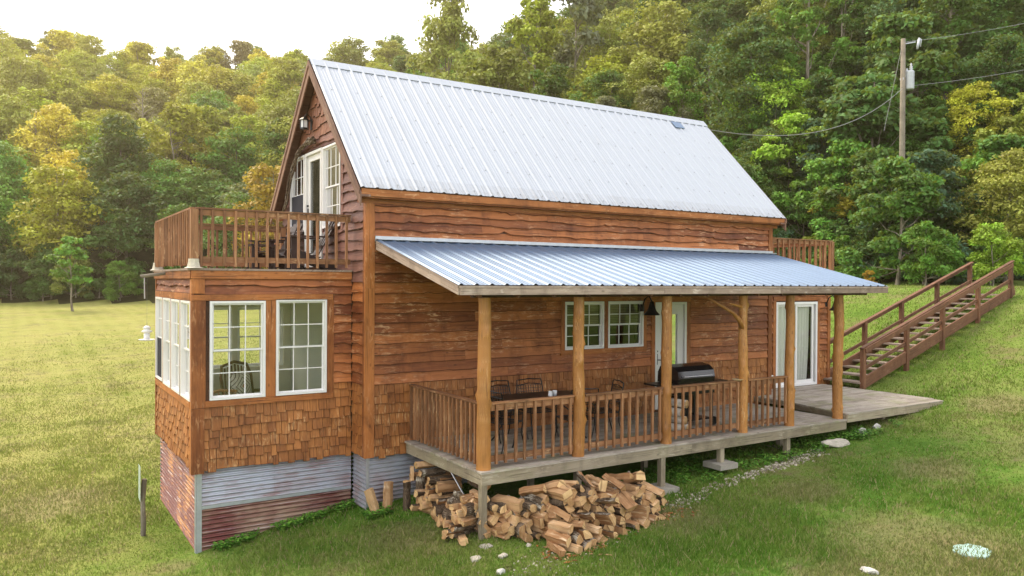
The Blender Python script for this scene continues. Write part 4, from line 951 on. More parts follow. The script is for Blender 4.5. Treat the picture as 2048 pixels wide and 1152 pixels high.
def crown_mesh(name,seed,Rr,H,n,leaf,ncl,shape=1.0,low=.18,flat=.62,vine=0,openness=.0):
    """leaf clumps spread through an uneven envelope; origin at ground, crown between low*H and H"""
    g=np.random.default_rng(seed); cl=[]
    k=0
    while len(cl)<ncl and k<5000:
        k+=1; a=g.uniform(0,6.283); h=g.uniform(0,1)**.8; r=math.sqrt(g.uniform(.05,1))
        env=math.sin(math.pi*min(1,max(.02,(h*.86+.10))))**(.55*shape)*(1.1-.38*h)
        env*=1+.45*math.sin(a*2+seed)+.25*math.sin(a*3+h*5+seed*2) if openness else 1+.22*math.sin(a*2+seed)+.18*math.sin(a*3+h*6+seed*2)
        x,y,z=math.cos(a)*r*env*Rr*.82,math.sin(a)*r*env*Rr*.82,H*(low+(1-low)*h*.93)
        cr=Rr*g.uniform(.13,.33)*(1-.2*h)
        cl.append((x,y,z,cr,g.uniform(0,1)))
    cl=np.array(cl); w=cl[:,3]**2; idx=g.choice(len(cl),n,p=w/w.sum()); c=cl[idx]
    d=g.normal(size=(n,3)); d/=np.linalg.norm(d,axis=1,keepdims=True); d[:,2]=np.where((d[:,2]<0)&(g.uniform(size=n)<.6),-d[:,2],d[:,2])
    rr=g.uniform(.35,1.08,n)**.6; dd=d*rr[:,None]*c[:,3:4]; dd[:,2]*=flat
    lump=1+.35*np.sin(d[:,0]*5+c[:,4]*9)*np.sin(d[:,1]*5+c[:,4]*5); P=c[:,:3]+dd*lump[:,None]
    # drooping sprays
    P[:,2]-=.07*Rr*(np.hypot(dd[:,0],dd[:,1])/c[:,3])**2*g.uniform(.2,1,n)
    nrm=d*.55+g.normal(size=(n,3))*.55+np.array([0,0,.55]); nrm/=np.linalg.norm(nrm,axis=1,keepdims=True)
    t1=np.cross(nrm,g.normal(size=(n,3))); t1/=np.linalg.norm(t1,axis=1,keepdims=True); t2=np.cross(nrm,t1)
    s=leaf*g.uniform(.6,1.4,n)[:,None]
    A=P+t1*s*.62;B=P+t2*s*.34-t1*s*.08;Cc=P-t1*s*.5-nrm*s*.12;D_=P-t2*s*.34-t1*s*.08
    v=np.stack([A,B,Cc,D_],1).reshape(-1,3); tone=np.clip(.5+(c[:,4]-.5)*.5+g.normal(size=n)*.17,0,1)
    return fastmesh(name,v,np.arange(4*n).reshape(-1,4),MT['leaf'],False,tone),cl
def trunk_mesh(name,seed,H,r,cl,low,lean=.06,n=8):
    mb=MB(); q=random.Random(seed); lx,ly=q.uniform(-lean,lean)*H,q.uniform(-lean,lean)*H
    ax=lambda z:(lx*(z/H)**1.5+.12*noise.noise((z*.6,seed,0)),ly*(z/H)**1.5+.12*noise.noise((z*.6,seed,5)))
    zs=[-.6,0,.3]+[H*.9*k/7 for k in range(1,8)]
    mb.tube([(*ax(max(z,0)),z) for z in zs],[r*1.5,r*1.35,r*1.05]+[r*(1-.85*k/7) for k in range(1,8)],n,.5)
    idx=list(range(len(cl))); q.shuffle(idx)
    for i in idx[:14]:
        c=cl[i]; z0=max(H*.12,c[2]-q.uniform(.2,.45)*H*.5-.3*math.hypot(c[0],c[1])); 
        z0=min(z0,H*.8); a=Vector((*ax(z0),z0)); e=Vector(c[:3]); mid=a.lerp(e,.5)+Vector((0,0,-.04*H)); 
        mb.tube([a,a.lerp(mid,.5)+Vector((q.uniform(-.1,.1),q.uniform(-.1,.1),0)),mid,e],[r*.42*(1-z0/H*.5),r*.32,r*.2,r*.06],5,.5,caps=False)
    me_o=mb.build(name,'tbark'); me=me_o.data; bpy.data.objects.remove(me_o); me.polygons.foreach_set('use_smooth',[True]*len(me.polygons)); return me
KINDS={}
def kind(key,seed,Rr,H,n,leaf,ncl,r=.16,**k):
    cm,cl=crown_mesh('crown',seed,Rr,H,n,leaf,ncl,**k); tm=trunk_mesh('trunk',seed,H,r,cl,k.get('low',.18)); KINDS[key]=(cm,tm,H,Rr)
# near kinds: fine leaves; far kinds: coarser
kind('n1',1,3.9,11.5,17000,.21,95); kind('n2',2,3.3,12.5,15000,.22,85,shape=.8); kind('n3',3,4.4,10.0,19000,.20,110,flat=.5); kind('n4',4,2.4,13.0,11000,.20,66,shape=.7,low=.12)
kind('n5',5,3.6,12.0,10000,.24,42,openness=1)
kind('f1',11,4.3,11.5,9500,.30,95); kind('f2',12,3.6,12.5,8500,.30,80,shape=.8); kind('f3',13,4.8,10.5,10000,.28,105,flat=.5); kind('f4',14,2.6,13,6500,.28,60,shape=.6); kind('f5',15,4.0,12,5200,.34,40,openness=1)
kind('s1',21,2.0,3.6,12000,.12,36,low=.02,r=.05); kind('s2',22,1.6,2.6,9000,.13,30,low=.02,r=.04); kind('s3',23,2.4,4.8,14000,.15,40,low=.05,r=.07,flat=.45); kind('s4',24,1.2,1.5,7000,.10,26,low=0,r=.03)
kind('sap',31,2.2,6.0,3600,.24,34,r=.085,low=.34,openness=1,flat=.4)
COL={'dark':((.062,.125,.030),'dark green'),'mid':((.10,.195,.036),'mid green'),'fresh':((.155,.31,.042),'fresh green'),'bluish':((.075,.165,.07),'bluish green'),'olive':((.35,.37,.075),'dull olive'),
 'yellow':((.46,.47,.05),'yellow-green'),'gold':((.66,.55,.09),'golden yellow'),'lime':((.33,.50,.05),'bright lime green'),'orange':((.50,.28,.035),'orange-gold'),'tan':((.36,.30,.13),'tan brown'),'grey':((.20,.22,.13),'greyish green')}
NT_=0
def plant(x,y,kd,colk,sc_=1.0,rz=None,zs=1.0,name='broadleaf_tree',label=None,group=None,cat='tree',dz=0,tilt=0):
    global NT_; NT_+=1
    cm,tm,H,Rr=KINDS[kd]; e=bpy.data.objects.new(name,None); C.objects.link(e); e.empty_display_size=.5
    e.location=(x,y,gz(x,y)+dz); e.rotation_euler=(R.uniform(-.04,.04)+tilt,R.uniform(-.04,.04),R.uniform(0,6.283) if rz is None else rz); e.scale=(sc_,sc_,sc_*zs)
    for nm,me in (('trunk' if cat!='shrub' else 'stem',tm),('crown' if cat!='shrub' else 'foliage',cm)):
        o=bpy.data.objects.new(nm,me); C.objects.link(o); o.parent=e
        b=COL[colk][0]; j=R.uniform(.8,1.25); o.color=(b[0]*j*R.uniform(.92,1.1),b[1]*j,b[2]*j*R.uniform(.85,1.15),1)
    tag(e,label,cat,group); return e
HOUSEPOLY=[(700,520),(715,250),(1340,330),(1470,440),(1470,600),(700,600)]
def inpoly(u,v,P):
    c=False;j=len(P)-1
    for i in range(len(P)):
        if (P[i][1]>v)!=(P[j][1]>v) and u<(P[j][0]-P[i][0])*(v-P[i][1])/(P[j][1]-P[i][1])+P[i][0]: c=not c
        j=i
    return c
def zone(u,v,D):
    if u<560: return 'hill_left_top' if v<250 else ('hill_left_mid' if v<380 else 'hill_left_low')
    if u<1420: return 'ridge'
    return 'right_top' if v<170 else ('right_mid' if v<360 else 'right_low')
ZT={'hill_left_top':'near the skyline of the wooded hill left of the cabin','hill_left_mid':'half-way up the wooded hill left of the cabin','hill_left_low':'at the foot of the wooded hill left of the cabin',
 'ridge':'rising behind the metal roof ridge','right_top':'high on the steep wooded slope above the utility pole','right_mid':'on the slope around the utility pole right of the cabin','right_low':'at the foot of the slope behind the staircase'}
placed=[]
SPEC=[]
def special(u,D,kd,colk,sc_,label,name='broadleaf_tree',cat='tree',rz=None,zs=1.0,dz=0):
    d=CF*FPX+CR*(u-1024); d.z=0; p=Vector(CAMP)+d*(D/FPX); placed.append((p.x,p.y,3.0*sc_ if cat=='tree' else .5)); zc_=gz(p.x,p.y)+KINDS[kd][2]*sc_*zs*.72; SPEC.append((*proj((p.x,p.y,zc_)),KINDS[kd][3]*sc_*FPX/D*.45)) if D>40 and u>600 else None; return plant(p.x,p.y,kd,colk,sc_,rz,zs,name,label,None,cat,dz)
special(145,68,'sap','fresh',1.12,'young tree with thin pale trunk standing alone in front of the woods at left','young_tree',rz=.5)
special(545,76,'f1','orange',1.15,'orange-gold tree just left of the gable',rz=1)
special(1540,53,'n3','lime',.80,'bright lime green tree behind the far end of the roof',rz=2)
special(1690,43,'s3','gold',.85,'golden yellow bush left of the utility pole','bush','shrub')
special(1945,43,'n3','yellow',.55,'yellow-green tree right of the utility pole')
special(1300,58,'n1','grey',.80,'vine-draped grey-green tree behind the middle of the roof ridge')
special(885,90,'f2','olive',1.25,'tall thin-leaved tree rising over the roof against the sky',zs=1.45)
special(1060,80,'f4','yellow',1.35,'narrow yellow-green tree rising over the roof ridge',zs=1.1)
special(1150,84,'f5','grey',1.35,'tall grey-green tree with gaps of sky behind the roof',zs=1.35)
special(460,150,'f5','olive',1.0,'tree crown standing above the skyline left of the gable')
special(330,93,'f3','fresh',1.05,'large fresh green tree at the foot of the left hill')
special(140,95,'f3','gold',1.05,'broad golden-topped tree low on the left hill')
special(1850,33,'s1','fresh',.8,'bright green shrub behind the top of the staircase','bush','shrub')
special(1740,31.5,'s2','orange',.25,'small orange-leaved shrub behind the staircase','bush','shrub')
special(1985,31.5,'s1','lime',.75,'lime green shrub right of the staircase top','bush','shrub')
special(1795,35.5,'s3','mid',1.25,'leafy green shrub hiding the foot of the utility pole','bush','shrub')
special(1850,37,'s3','bluish',1.35,'bluish green shrub just right of the utility pole foot','bush','shrub')
special(2010,36,'n3','olive',.62,'olive broad-leaved tree at the right edge below the power line')
# bare dead tree on the left hill
def deadtree(u,D,H,label):
    d=CF*FPX+CR*(u-1024); d.z=0; p=Vector(CAMP)+d*(D/FPX); e=thing('dead_tree',label,'tree',(p.x,p.y,gz(p.x,p.y))); mb=MB(); q=random.Random(int(u))
    mb.tube([(0,0,-1),(0,.05,H*.4),(.1,0,H*.75),(.1,.1,H)],[.24,.2,.12,.03],7); mb.build('trunk','pole',e); mb=MB()
    for i in range(26):
        z=H*q.uniform(.4,.95); a=q.uniform(0,6.28); l=H*q.uniform(.12,.3)*(1.2-z/H); b=Vector((.05,.05,z)); k=b+Vector((math.cos(a)*l*.5,math.sin(a)*l*.5,l*.35)); c=b+Vector((math.cos(a)*l,math.sin(a)*l,l*.95))
        mb.tube([b,k,c],[.06,.045,.015],5,caps=False)
        for s in (-.6,.6): mb.tube([k,k+Vector((math.cos(a+s)*l*.5,math.sin(a+s)*l*.5,l*.4))],[.03,.01],4,caps=False)
    mb.build('branches','pole',e)
deadtree(283,113,15,'bare pale dead tree on the left hill'); deadtree(70,106,12,'pale bare trunk among the trees at the far left')
# forest: sampled front to back; trees wholly hidden by nearer ones are left out
def forest():
    q=random.Random(77); cnt=0; nb=140; hor=[-9.]*nb
    fx,fy=math.cos(math.radians(YAW)),math.sin(math.radians(YAW))
    D=27.; trees=[]
    while D<235:
        sp=5.0 if D<60 else 6.3+(D-60)*.018
        W=D*.70; n=int(2*W/sp)
        for k in range(n):
            l=-W+2*W*(k+q.uniform(.1,.9))/n; dd=D+q.uniform(-.45,.45)*sp
            trees.append((CAMP[0]+fx*dd+fy*l,CAMP[1]+fy*dd-fx*l))
        D+=sp*.92
    S,Pm=sdist([a for a,b in trees],[b for a,b in trees])
    for (x,y),s in zip(trees,S):
        if s<1.5: continue
        z=gz(x,y); u,v,D=proj((x,y,z+6))
        if u<-110 or u>2160: continue
        far=D>74; kd=(q.choice(['f1','f2','f3','f5','f1','f3','f3']) if far else q.choice(['n1','n2','n3','n4','n5','n1','n3']))
        sc_=q.uniform(.74,1.12)*(.85 if D<45 else 1.0)*(1.12 if D>74 else 1)*(1.1 if D>130 else 1)
        if D<50 and u>1430:
            kd=q.choice(['s3','s3','n3']); sc_=q.uniform(1.3,2.0) if kd=='s3' else q.uniform(.5,.7)
        if 600<u<880: sc_*=.95
        H=KINDS[kd][2]*sc_; zs_=q.uniform(.85,1.15); zs_*=(.86 if far else .95); sc_*=(1.12 if far else 1.0); H=KINDS[kd][2]*sc_; top=z+H*zs_; mid=z+H*zs_*.78; rad=KINDS[kd][3]*sc_
        et=(top-CAMP[2])/D; em=(mid-CAMP[2])/D
        if (z-CAMP[2])/D>.42: continue
        ut=u; b0=int((ut-rad*FPX/D*.75+120)/2290*nb); b1=int((ut+rad*FPX/D*.75+120)/2290*nb)
        b0=max(0,b0);b1=min(nb-1,b1)
        if min(hor[b0:b1+1])>et-(.012 if D<75 else .006): continue
        vt=576-FPX*et
        if all(inpoly(uu,vv,HOUSEPOLY) for uu,vv in ((ut-40,vt),(ut+40,vt),(ut,vt))): continue
        if any((x-a)**2+(y-b)**2<(c*.8)**2 for a,b,c in placed): continue
        if any(D<sd_ and abs(ut-su)<sr+rad*FPX/D*.8 and vt<sv+sr*.6 and proj((x,y,z))[1]>sv for su,sv,sd_,sr in SPEC): continue
        zn=zone(u,v,D)
        for b in range(b0,b1+1): hor[b]=max(hor[b],em)
        if zn=='hill_left_top': ck=q.choices(['yellow','gold','olive','tan','mid','fresh'],[38,26,24,6,3,3])[0]
        elif zn=='hill_left_mid': ck=q.choices(['yellow','olive','gold','mid','grey','fresh'],[32,24,16,10,8,10])[0]
        elif zn=='hill_left_low': ck=q.choices(['dark','mid','fresh','olive','grey','yellow'],[14,28,26,10,10,12])[0]
        elif zn=='ridge': ck=q.choices(['olive','mid','yellow','dark','grey','fresh'],[22,24,24,8,12,10] if u>800 else [30,8,30,2,10,10])[0]
        elif zn=='right_top': ck=q.choices(['dark','mid','olive','bluish','fresh'],[20,32,20,14,14])[0]
        elif zn=='right_mid': ck=q.choices(['dark','mid','bluish','fresh','olive','yellow'],[18,30,18,18,10,6])[0]
        else: ck=q.choices(['dark','mid','bluish','fresh'],[18,32,22,28])[0]
        lab=f"{COL[ck][1]} tree {ZT[zn]}"; plant(x,y,kd,ck,sc_,None,zs_,label=lab,group=lab.replace('tree','trees',1)); cnt+=1
    nT=cnt; cnt=0
    # undergrowth: shrubs along the edge of the woods and up the bank on the right
    D=24.
    while D<112:
        sp=1.45 if D<60 else 2.3; W=D*.68; n=int(2*W/sp)
        for k in range(n):
            l=-W+2*W*(k+q.uniform(.1,.9))/n; dd=D+q.uniform(-.4,.4)*sp; x,y=CAMP[0]+fx*dd+fy*l,CAMP[1]+fy*dd-fx*l
            s=float(sdist([x],[y])[0][0]); z=gz(x,y)
            if s<.3 or s>(6 if D>60 else 20): continue
            if s>3 and q.random()<.45+.02*s: continue
            if D>60 and s>2.6 and q.random()<.5: continue
            u,v,dz=proj((x,y,z+1.5))
            if u<-50 or u>2110 or (325<u<1500): continue
            if v>200 and u>1200 and inpoly(u,proj((x,y,z+3.2))[1],HOUSEPOLY): continue
            ck=q.choices(['dark','mid','fresh','bluish','olive','lime','grey'],[12,30,28,14,6,6,4] if u>1200 else [18,34,20,10,12,0,6])[0]
            kd=q.choice(['s2','s4','s2','s1'] if s<1.4 else ['s1','s2','s4','s3','s1'] if s<3 else ['s1','s3','s3']); sc_=q.uniform(.7,1.1)*(1.7 if D>60 else 1.0)*(1 if s<3 else 1.25)
            if u>1200: pl_='at the grass edge behind the staircase' if s<3 else ('inside the bank behind the staircase' if s<8 else 'in the thicket high on the bank right of the cabin')
            else: pl_='at the meadow edge of the left woods' if s<3 else 'just inside the left woods'
            lab=f"{COL[ck][1]} bush {pl_}"; plant(x,y,kd,ck,sc_,name='bush',label=lab,group=lab.replace('bush','bushes',1),cat='shrub',dz=-.15); cnt+=1
        D+=sp*.9
    print('trees',nT,'shrubs',cnt)
forest()
# ================================================================ wooden staircase up the bank
st=thing('wooden_staircase','long brown wooden staircase with handrails climbing the grassy bank','stairs',(14.5,2.45,.9))
sinv=Matrix.Translation((-14.5,-2.45,-.9))
def spart(mb,name,mat):
    o=mb.build(name,mat,st); o.matrix_parent_inverse=sinv; return o
SK=(3.247-1.051)/(18.756-11.663)
def zr(x): return 1.051+(x-11.663)*SK
YN,YF=1.917,3.03
NX=[11.70,13.52,15.17,16.95,18.74]; FX=[11.75,13.45,15.13,16.9,18.68]
for Y,XX,s in ((YN,NX,-1),(YF,FX,1)):
    for i,x in enumerate(XX):
        m=MB(); zb=.09 if i==0 else gz(x,Y)-.15; m.box(x-.05,x+.05,Y-.05,Y+.05,min(zb,zr(x)-.3),zr(x)+.015,R.random()); spart(m,'newel_post','stair')
    m=MB(); m.bar((XX[0]-.08,Y+s*0,zr(XX[0]-.08)+.03),(XX[-1]+.12,Y+s*.0,zr(XX[-1]+.12)+.03),.10,.03); m.bar((XX[0],Y+s*.065,zr(XX[0])-.05),(XX[-1],Y+s*.065,zr(XX[-1])-.05),.03,.11); spart(m,'handrail','stair')
    m=MB(); m.bar((XX[0],Y-s*.02,zr(XX[0])-.50),(XX[-1],Y-s*.02,zr(XX[-1])-.50),.035,.085); spart(m,'middle_rail','stair')
    m=MB(); m.bar((XX[0]+.05,Y-s*.0,zr(XX[0])-.82),(XX[-1]+.2,Y,zr(XX[-1]+.2)-.84),.045,.27); spart(m,'stringer','stair')
for i in range(17):
    x=11.62+i*.425; z=.12+(i+1)*.131
    m=MB(); m.box(x,x+.33,YN+.03,YF-.03,z-.04,z); spart(m,'tread','tread')
# ================================================================ firewood
def logmesh(seed,kindk,L=.37):
    q=random.Random(seed); mb=MB(); r=q.uniform(.050,.080)
    if kindk=='round': n=12; sec=[(r*.8*math.cos(6.283*i/n)*q.uniform(.92,1.08),r*.8*math.sin(6.283*i/n)*q.uniform(.92,1.08),1) for i in range(n)]
    elif kindk=='quarter':
        a0=0;a1=q.uniform(1.3,1.9); n=5; r*=1.35; sec=[(0,0,0)]+[(r*math.cos(a1*i/n),r*math.sin(a1*i/n),1) for i in range(n+1)]
    elif kindk=='half':
        n=7; sec=[(r*1.1*math.cos(3.14*i/n),r*1.1*math.sin(3.14*i/n),1) for i in range(n+1)]
    else:
        w=r*q.uniform(.7,1.1); h=r*q.uniform(.45,.8); sec=[(-w,-h,0),(w*q.uniform(.7,1),-h*q.uniform(.8,1.2),0),(w,h*.7,0),(w*.1,h*1.3,0),(-w*.9,h*.8,0)]
    cx=sum(s[0] for s in sec)/len(sec);cy=sum(s[1] for s in sec)/len(sec); sec=[(s[0]-cx,s[1]-cy,s[2]) for s in sec]
    ns=5; n=len(sec); off=(q.uniform(0,50),q.uniform(0,50)); tone=q.random(); rings=[]
    tw=q.uniform(-.15,.15)
    for k in range(ns+1):
        y=-L/2+L*k/ns; s=1+q.uniform(-.05,.05); jx,jy=q.uniform(-.006,.006),q.uniform(-.006,.006); ring=[]
        c_,s_=math.cos(tw*k/ns),math.sin(tw*k/ns)
        for (a,b,_) in sec:
            a2=a*s+q.uniform(-.004,.004);b2=b*s+q.uniform(-.004,.004); ring.append((a2*c_-b2*s_+jx,y+(q.uniform(-.01,.01) if k in (0,ns) else 0),a2*s_+b2*c_+jy))
        rings.append(ring)
    vs=[p for r_ in rings for p in r_]; i0=0
    for j in range(n):
        j2=(j+1)%n; bk=1 if (sec[j][2] and sec[j2][2]) else 0
        if kindk=='half' and j==n-1: bk=0
        mb.addmesh(vs,[(k*n+j,k*n+j2,(k+1)*n+j2,(k+1)*n+j) for k in range(ns)],tone,(0,1,0),bk,off) if 0 else None
        for k in range(ns):
            mb.f.append((k*n+j,k*n+j2,(k+1)*n+j2,(k+1)*n+j));mb.t.append(tone);mb.g.append((0,1,0));mb.m.append(bk);mb.o.append(off)
    mb.v=vs
    for k in (0,ns): mb.f.append(tuple(k*n+j for j in range(n)));mb.t.append(q.random());mb.g.append((1,0,0));mb.m.append(2);mb.o.append(off)
    o=mb.build('firewood_log',['fresh','bark','endgrain']); me=o.data; bpy.data.objects.remove(o); return me
LM=[logmesh(i,k) for i,k in enumerate(['quarter','slab','half','round','quarter','slab','quarter','half','slab','quarter','slab','round','quarter','half','slab','quarter','slab','quarter'])]
LK=['quarter','slab','half','round','quarter','slab','quarter','half','slab','quarter','slab','round','quarter','half','slab','quarter','slab','quarter']
KN={'quarter':'quarter-split','slab':'squarish split','half':'half-round','round':'round unsplit'}
def log(x,y,z,i,rot,label,group,s=1.0):
    o=bpy.data.objects.new('firewood_log',LM[i]); C.objects.link(o); o.location=(x,y,z); o.rotation_euler=rot; o.scale=(s,s,s); tag(o,label,'firewood',group); return o
q=random.Random(9)
# main pile: ends facing out, under the porch edge
nx=26; rows=8
for r in range(rows):
    dz=.090
    for k in range(nx):
        x=-.02+k*.100+(r%2)*.05+q.uniform(-.03,.03); f=(x-.3)/2.4
        top=-.30-.16*max(0,x-1.5)/.9-.07*math.sin(x*5)
        if x<.5: top=-.42
        y=-.58-.03*(7-r)+.85*max(0,(.75-x))/.75+q.uniform(-.10,.06)
        g_=gz(x,y-.2); z=g_+.06+r*dz+q.uniform(-.018,.018)
        if z>top or (x>2.38): continue
        i=q.randrange(len(LM)); lab=f"{KN[LK[i]]} log in {'bottom' if r==0 else 'lower' if r<3 else 'middle' if r<5 else 'top'} row of large firewood pile, {'left' if f<.33 else 'middle' if f<.66 else 'right'} third"
        log(x,y,z,i,(q.uniform(-.24,.08),q.uniform(0,6.283),q.uniform(-.24,.24)),lab,lab,q.uniform(.92,1.3))
# a few thrown on top, pitched towards the viewer
for k,(x,y,z) in enumerate(((.55,-.42,-.27),(.8,-.5,-.25),(1.05,-.5,-.24),(1.3,-.62,-.20),(1.5,-.6,-.26),(1.72,-.75,-.26),(1.95,-.62,-.21),(2.15,-.7,-.24),(2.25,-.6,-.30),(1.2,-.85,-.38),(1.42,-.92,-.42),(.95,-.82,-.40),(2.3,-.9,-.40),(1.75,-.95,-.46),(1.0,-.95,-.55),(.68,-.85,-.50),(1.9,-.98,-.6),(1.3,-1.02,-.6))):
    i=q.choice([0,2,4,6,7,9,1,5]); lab=f"{KN[LK[i]]} log lying loose on {'the back edge of' if y>-.64 else 'the front of'} the large firewood pile"
    log(x,y,z,i,(-.35+q.uniform(-.15,.15),q.uniform(0,6.28),q.uniform(-.3,.3)),lab,lab,q.uniform(1.0,1.25))
# front toe of the pile
for k,(x,y,lv) in enumerate([(.42,-1.16,0),(.6,-1.2,0),(.78,-1.15,0),(.95,-1.12,0),(.5,-1.1,1),(.68,-1.1,1),(.86,-1.08,1),(.6,-1.02,2),(.78,-1.02,2),(1.12,-1.1,0),(1.04,-1.05,1),(1.32,-1.05,0),(1.52,-1.02,0),(1.74,-1.0,0),(1.95,-.97,0),(2.16,-.94,0),(2.34,-.9,0)]):
    i=q.choice([0,4,6,9,12,1,8,7]); lab=f"{KN[LK[i]]} log at the foot of the large firewood pile{', second layer' if lv else ''}{', left end' if x<1 else ', right half' if x>1.6 else ''}"
    log(x,y,gz(x,y)+.055+lv*.10,i,(q.uniform(-.25,.05),q.uniform(0,6.28),q.uniform(-.35,.35)),lab,lab,q.uniform(.95,1.2))
# side stack along the porch end
for r in range(7):
    for k in range(15):
        y=.06+k*.115+(r%2)*.057+q.uniform(-.03,.03); top=-.42
        if y<.35: top=-.30
        if .55<y<1.05: top=-.58
        x=-.05+q.uniform(-.08,.08)+.04*r-.18*(y<.6); z=gz(x-.1,y)+.06+r*.097+q.uniform(-.015,.015)
        if z>top or y>1.75: continue
        i=q.randrange(len(LM)); rz=math.pi/2+q.uniform(-.25,.25) if q.random()<.72 else q.uniform(-.3,.3)
        lab=f"{KN[LK[i]]} log {'low' if r<2 else 'midway' if r<4 else 'high'} in the stack left of the corner post, {'near' if y<.9 else 'far'} half"
        log(x,y,z,i,(q.uniform(-.1,.1),q.uniform(0,6.28),rz),lab,lab,q.uniform(.92,1.15))
for k,(x,y,z,i) in enumerate(((-.02,1.55,-.36,11),(.02,1.75,-.27,1),(.05,1.35,-.44,3),(.0,1.9,-.50,9))):
    log(x,y,z,i,(0,.4*k,math.pi/2-.1*k),('bark-covered round log on top of the far end of the small stack','pale split log topping the far end of the small stack','mossy round log near the top of the small stack','split log at the wall end of the small stack')[k],None,1.15)
o=log(-.76,2.14,gz(-.76,2.14)+.22,1,(math.pi/2-.10,-.30,.1),'pale split log leaning alone on the corrugated skirting, leftmost',None,1.15)
o=log(-.50,2.13,gz(-.5,2.13)+.24,8,(math.pi/2-.12,.12,.1),'orange split log standing against the skirting, second from left',None,1.2)
o=log(-.30,1.88,gz(-.3,1.88)+.21,3,(math.pi/2+.05,0,0),'mossy round log standing upright at the end of the small stack',None,1.3)
o=log(-.10,1.80,gz(-.1,1.8)+.24,11,(math.pi/2-.05,0,0),'rough bark log standing upright second from the end of the small stack',None,1.45)
o=log(-.21,1.86,gz(-.2,1.86)+.55,0,(math.pi/2,0,1),'knotty split stub balanced on the upright logs',None,.6)
m=MB(); m.tube([(.08,1.3,-.15),(.15,.75,-.62)],.014,8,.5); o=m.build('metal_rod','steel'); tag(o,'thin metal rod leaning under the porch above the small log stack','rod')
# bark litter at the foot of the pile
m=MB()
for i in range(240):
    x=q.uniform(.2,3.0);y=-.95+q.gauss(0,.16)-.25*(x<1.1); s=q.uniform(.012,.04); a=q.uniform(0,3.14); z=gz(x,y)+.012; m.hexa([(x-s*math.cos(a)*1.6,y-s*math.sin(a)*1.6,z),(x+s*math.sin(a)*.5,y-s*math.cos(a)*.5,z),(x+s*math.cos(a)*1.6,y+s*math.sin(a)*1.6,z),(x-s*math.sin(a)*.5,y+s*math.cos(a)*.5,z)]+[(x-s*math.cos(a)*1.6,y-s*math.sin(a)*1.6,z+.008),(x+s*math.sin(a)*.5,y-s*math.cos(a)*.5,z+.012),(x+s*math.cos(a)*1.6,y+s*math.sin(a)*1.6,z+.006),(x-s*math.sin(a)*.5,y+s*math.cos(a)*.5,z+.008)],q.random(),(1,0,0),q.choice((0,1)))
o=m.build('wood_chips',['trim','fresh']); tag(o,'reddish bark chips scattered at the foot of the large firewood pile','wood chips',kind='stuff')
# ================================================================ patio table and chairs
def mesh_grid(mb,fr_pts,nu,nv,w=.004):
    """wire grid over a bilinear patch: fr_pts = 4 corners"""
    a,b,c,d=[Vector(p) for p in fr_pts]
    for i in range(nu+1):
        f=i/nu; mb.bar(a.lerp(b,f),d.lerp(c,f),w,w,up=(.3,.2,.9),tone=.5)
    for j in range(nv+1):
        f=j/nv; mb.bar(a.lerp(d,f),b.lerp(c,f),w,w,up=(.3,.2,.9),tone=.5)
t_=thing('patio_table','black wrought-iron patio table standing on the porch','table',(1.85,1.32,0),0)
m=MB(); n=40; L_,W_=.92,.46
def sup(a): 
    c,s=math.cos(a),math.sin(a); return (L_*abs(c)**.55*(1 if c>0 else -1),W_*abs(s)**.55*(1 if s>0 else -1))
P_=[sup(6.283*i/n) for i in range(n)]
m.addmesh([(a,b,.70) for a,b in P_]+[(a,b,.715) for a,b in P_],[tuple(range(n)),tuple(range(n,2*n))]+[(i,(i+1)%n,n+(i+1)%n,n+i) for i in range(n)],.5); m.build('tabletop','black',t_)
m=MB(); m.tube([(a*1.005,b*1.005,.705) for a,b in P_]+[(P_[0][0]*1.005,P_[0][1]*1.005,.705)],.012,6,caps=False); m.build('rim','black',t_)
for sx in (-1,1):
    for sy in (-1,1):
        m=MB(); m.tube([(sx*.72,sy*.3,.70),(sx*.66,sy*.27,.45),(sx*.60,sy*.22,.25),(sx*.70,sy*.30,.05),(sx*.74,sy*.33,0)],.013,6); m.build('leg','black',t_)
def make_chair():
    c=thing('patio_chair','black wrought-iron patio chair','chair'); m=MB()
    W=.25; m.tube([(-W,-.22,.43),(W,-.22,.43),(W,.22,.43),(-W,.22,.43),(-W,-.22,.43)],.010,6); mesh_grid(m,[(-W,-.22,.43),(W,-.22,.43),(W,.22,.43),(-W,.22,.43)],12,11); m.build('seat','black',c)
    m=MB(); m.tube([(-W,.22,.43),(-W-.01,.27,.7),(-W+.01,.31,.92),(-.12,.32,.925),(0,.325,.935),(.12,.32,.925),(W-.01,.31,.92),(W+.01,.27,.7),(W,.22,.43)],.011,6); m.tube([(-W,.295,.83),(0,.305,.86),(W,.295,.83)],.008,6); mesh_grid(m,[(-W+.03,.235,.52),(W-.03,.235,.52),(W-.03,.295,.83),(-W+.03,.295,.83)],9,6,.007); m.build('backrest','black',c)
    for s in (-1,1):
        m=MB(); m.tube([(s*W,.25,.60),(s*(W+.02),.05,.655),(s*(W+.02),-.15,.645),(s*(W+.015),-.21,.58),(s*W,-.2,.43)],.010,6); m.build('armrest','black',c)
        m=MB(); m.tube([(s*W,-.21,.43),(s*(W-.02),-.2,.25),(s*(W+.0),-.25,.06),(s*(W+.0),-.27,.0)],.010,6); m.build('leg','black',c)
        m=MB(); m.tube([(s*W,.22,.43),(s*(W-.01),.23,.25),(s*(W+.0),.29,.06),(s*(W+.0),.31,.0)],.010,6); m.build('leg','black',c)
    return c
def dup(r0,loc,rz,label,group):
    r=r0.copy(); C.objects.link(r); r.location=loc; r.rotation_euler=(0,0,rz); r['label']=label; r['group']=group
    for ch in list(r0.children):
        c=ch.copy(); C.objects.link(c); c.parent=r
        for g in ch.children: d=g.copy(); C.objects.link(d); d.parent=c
    return r
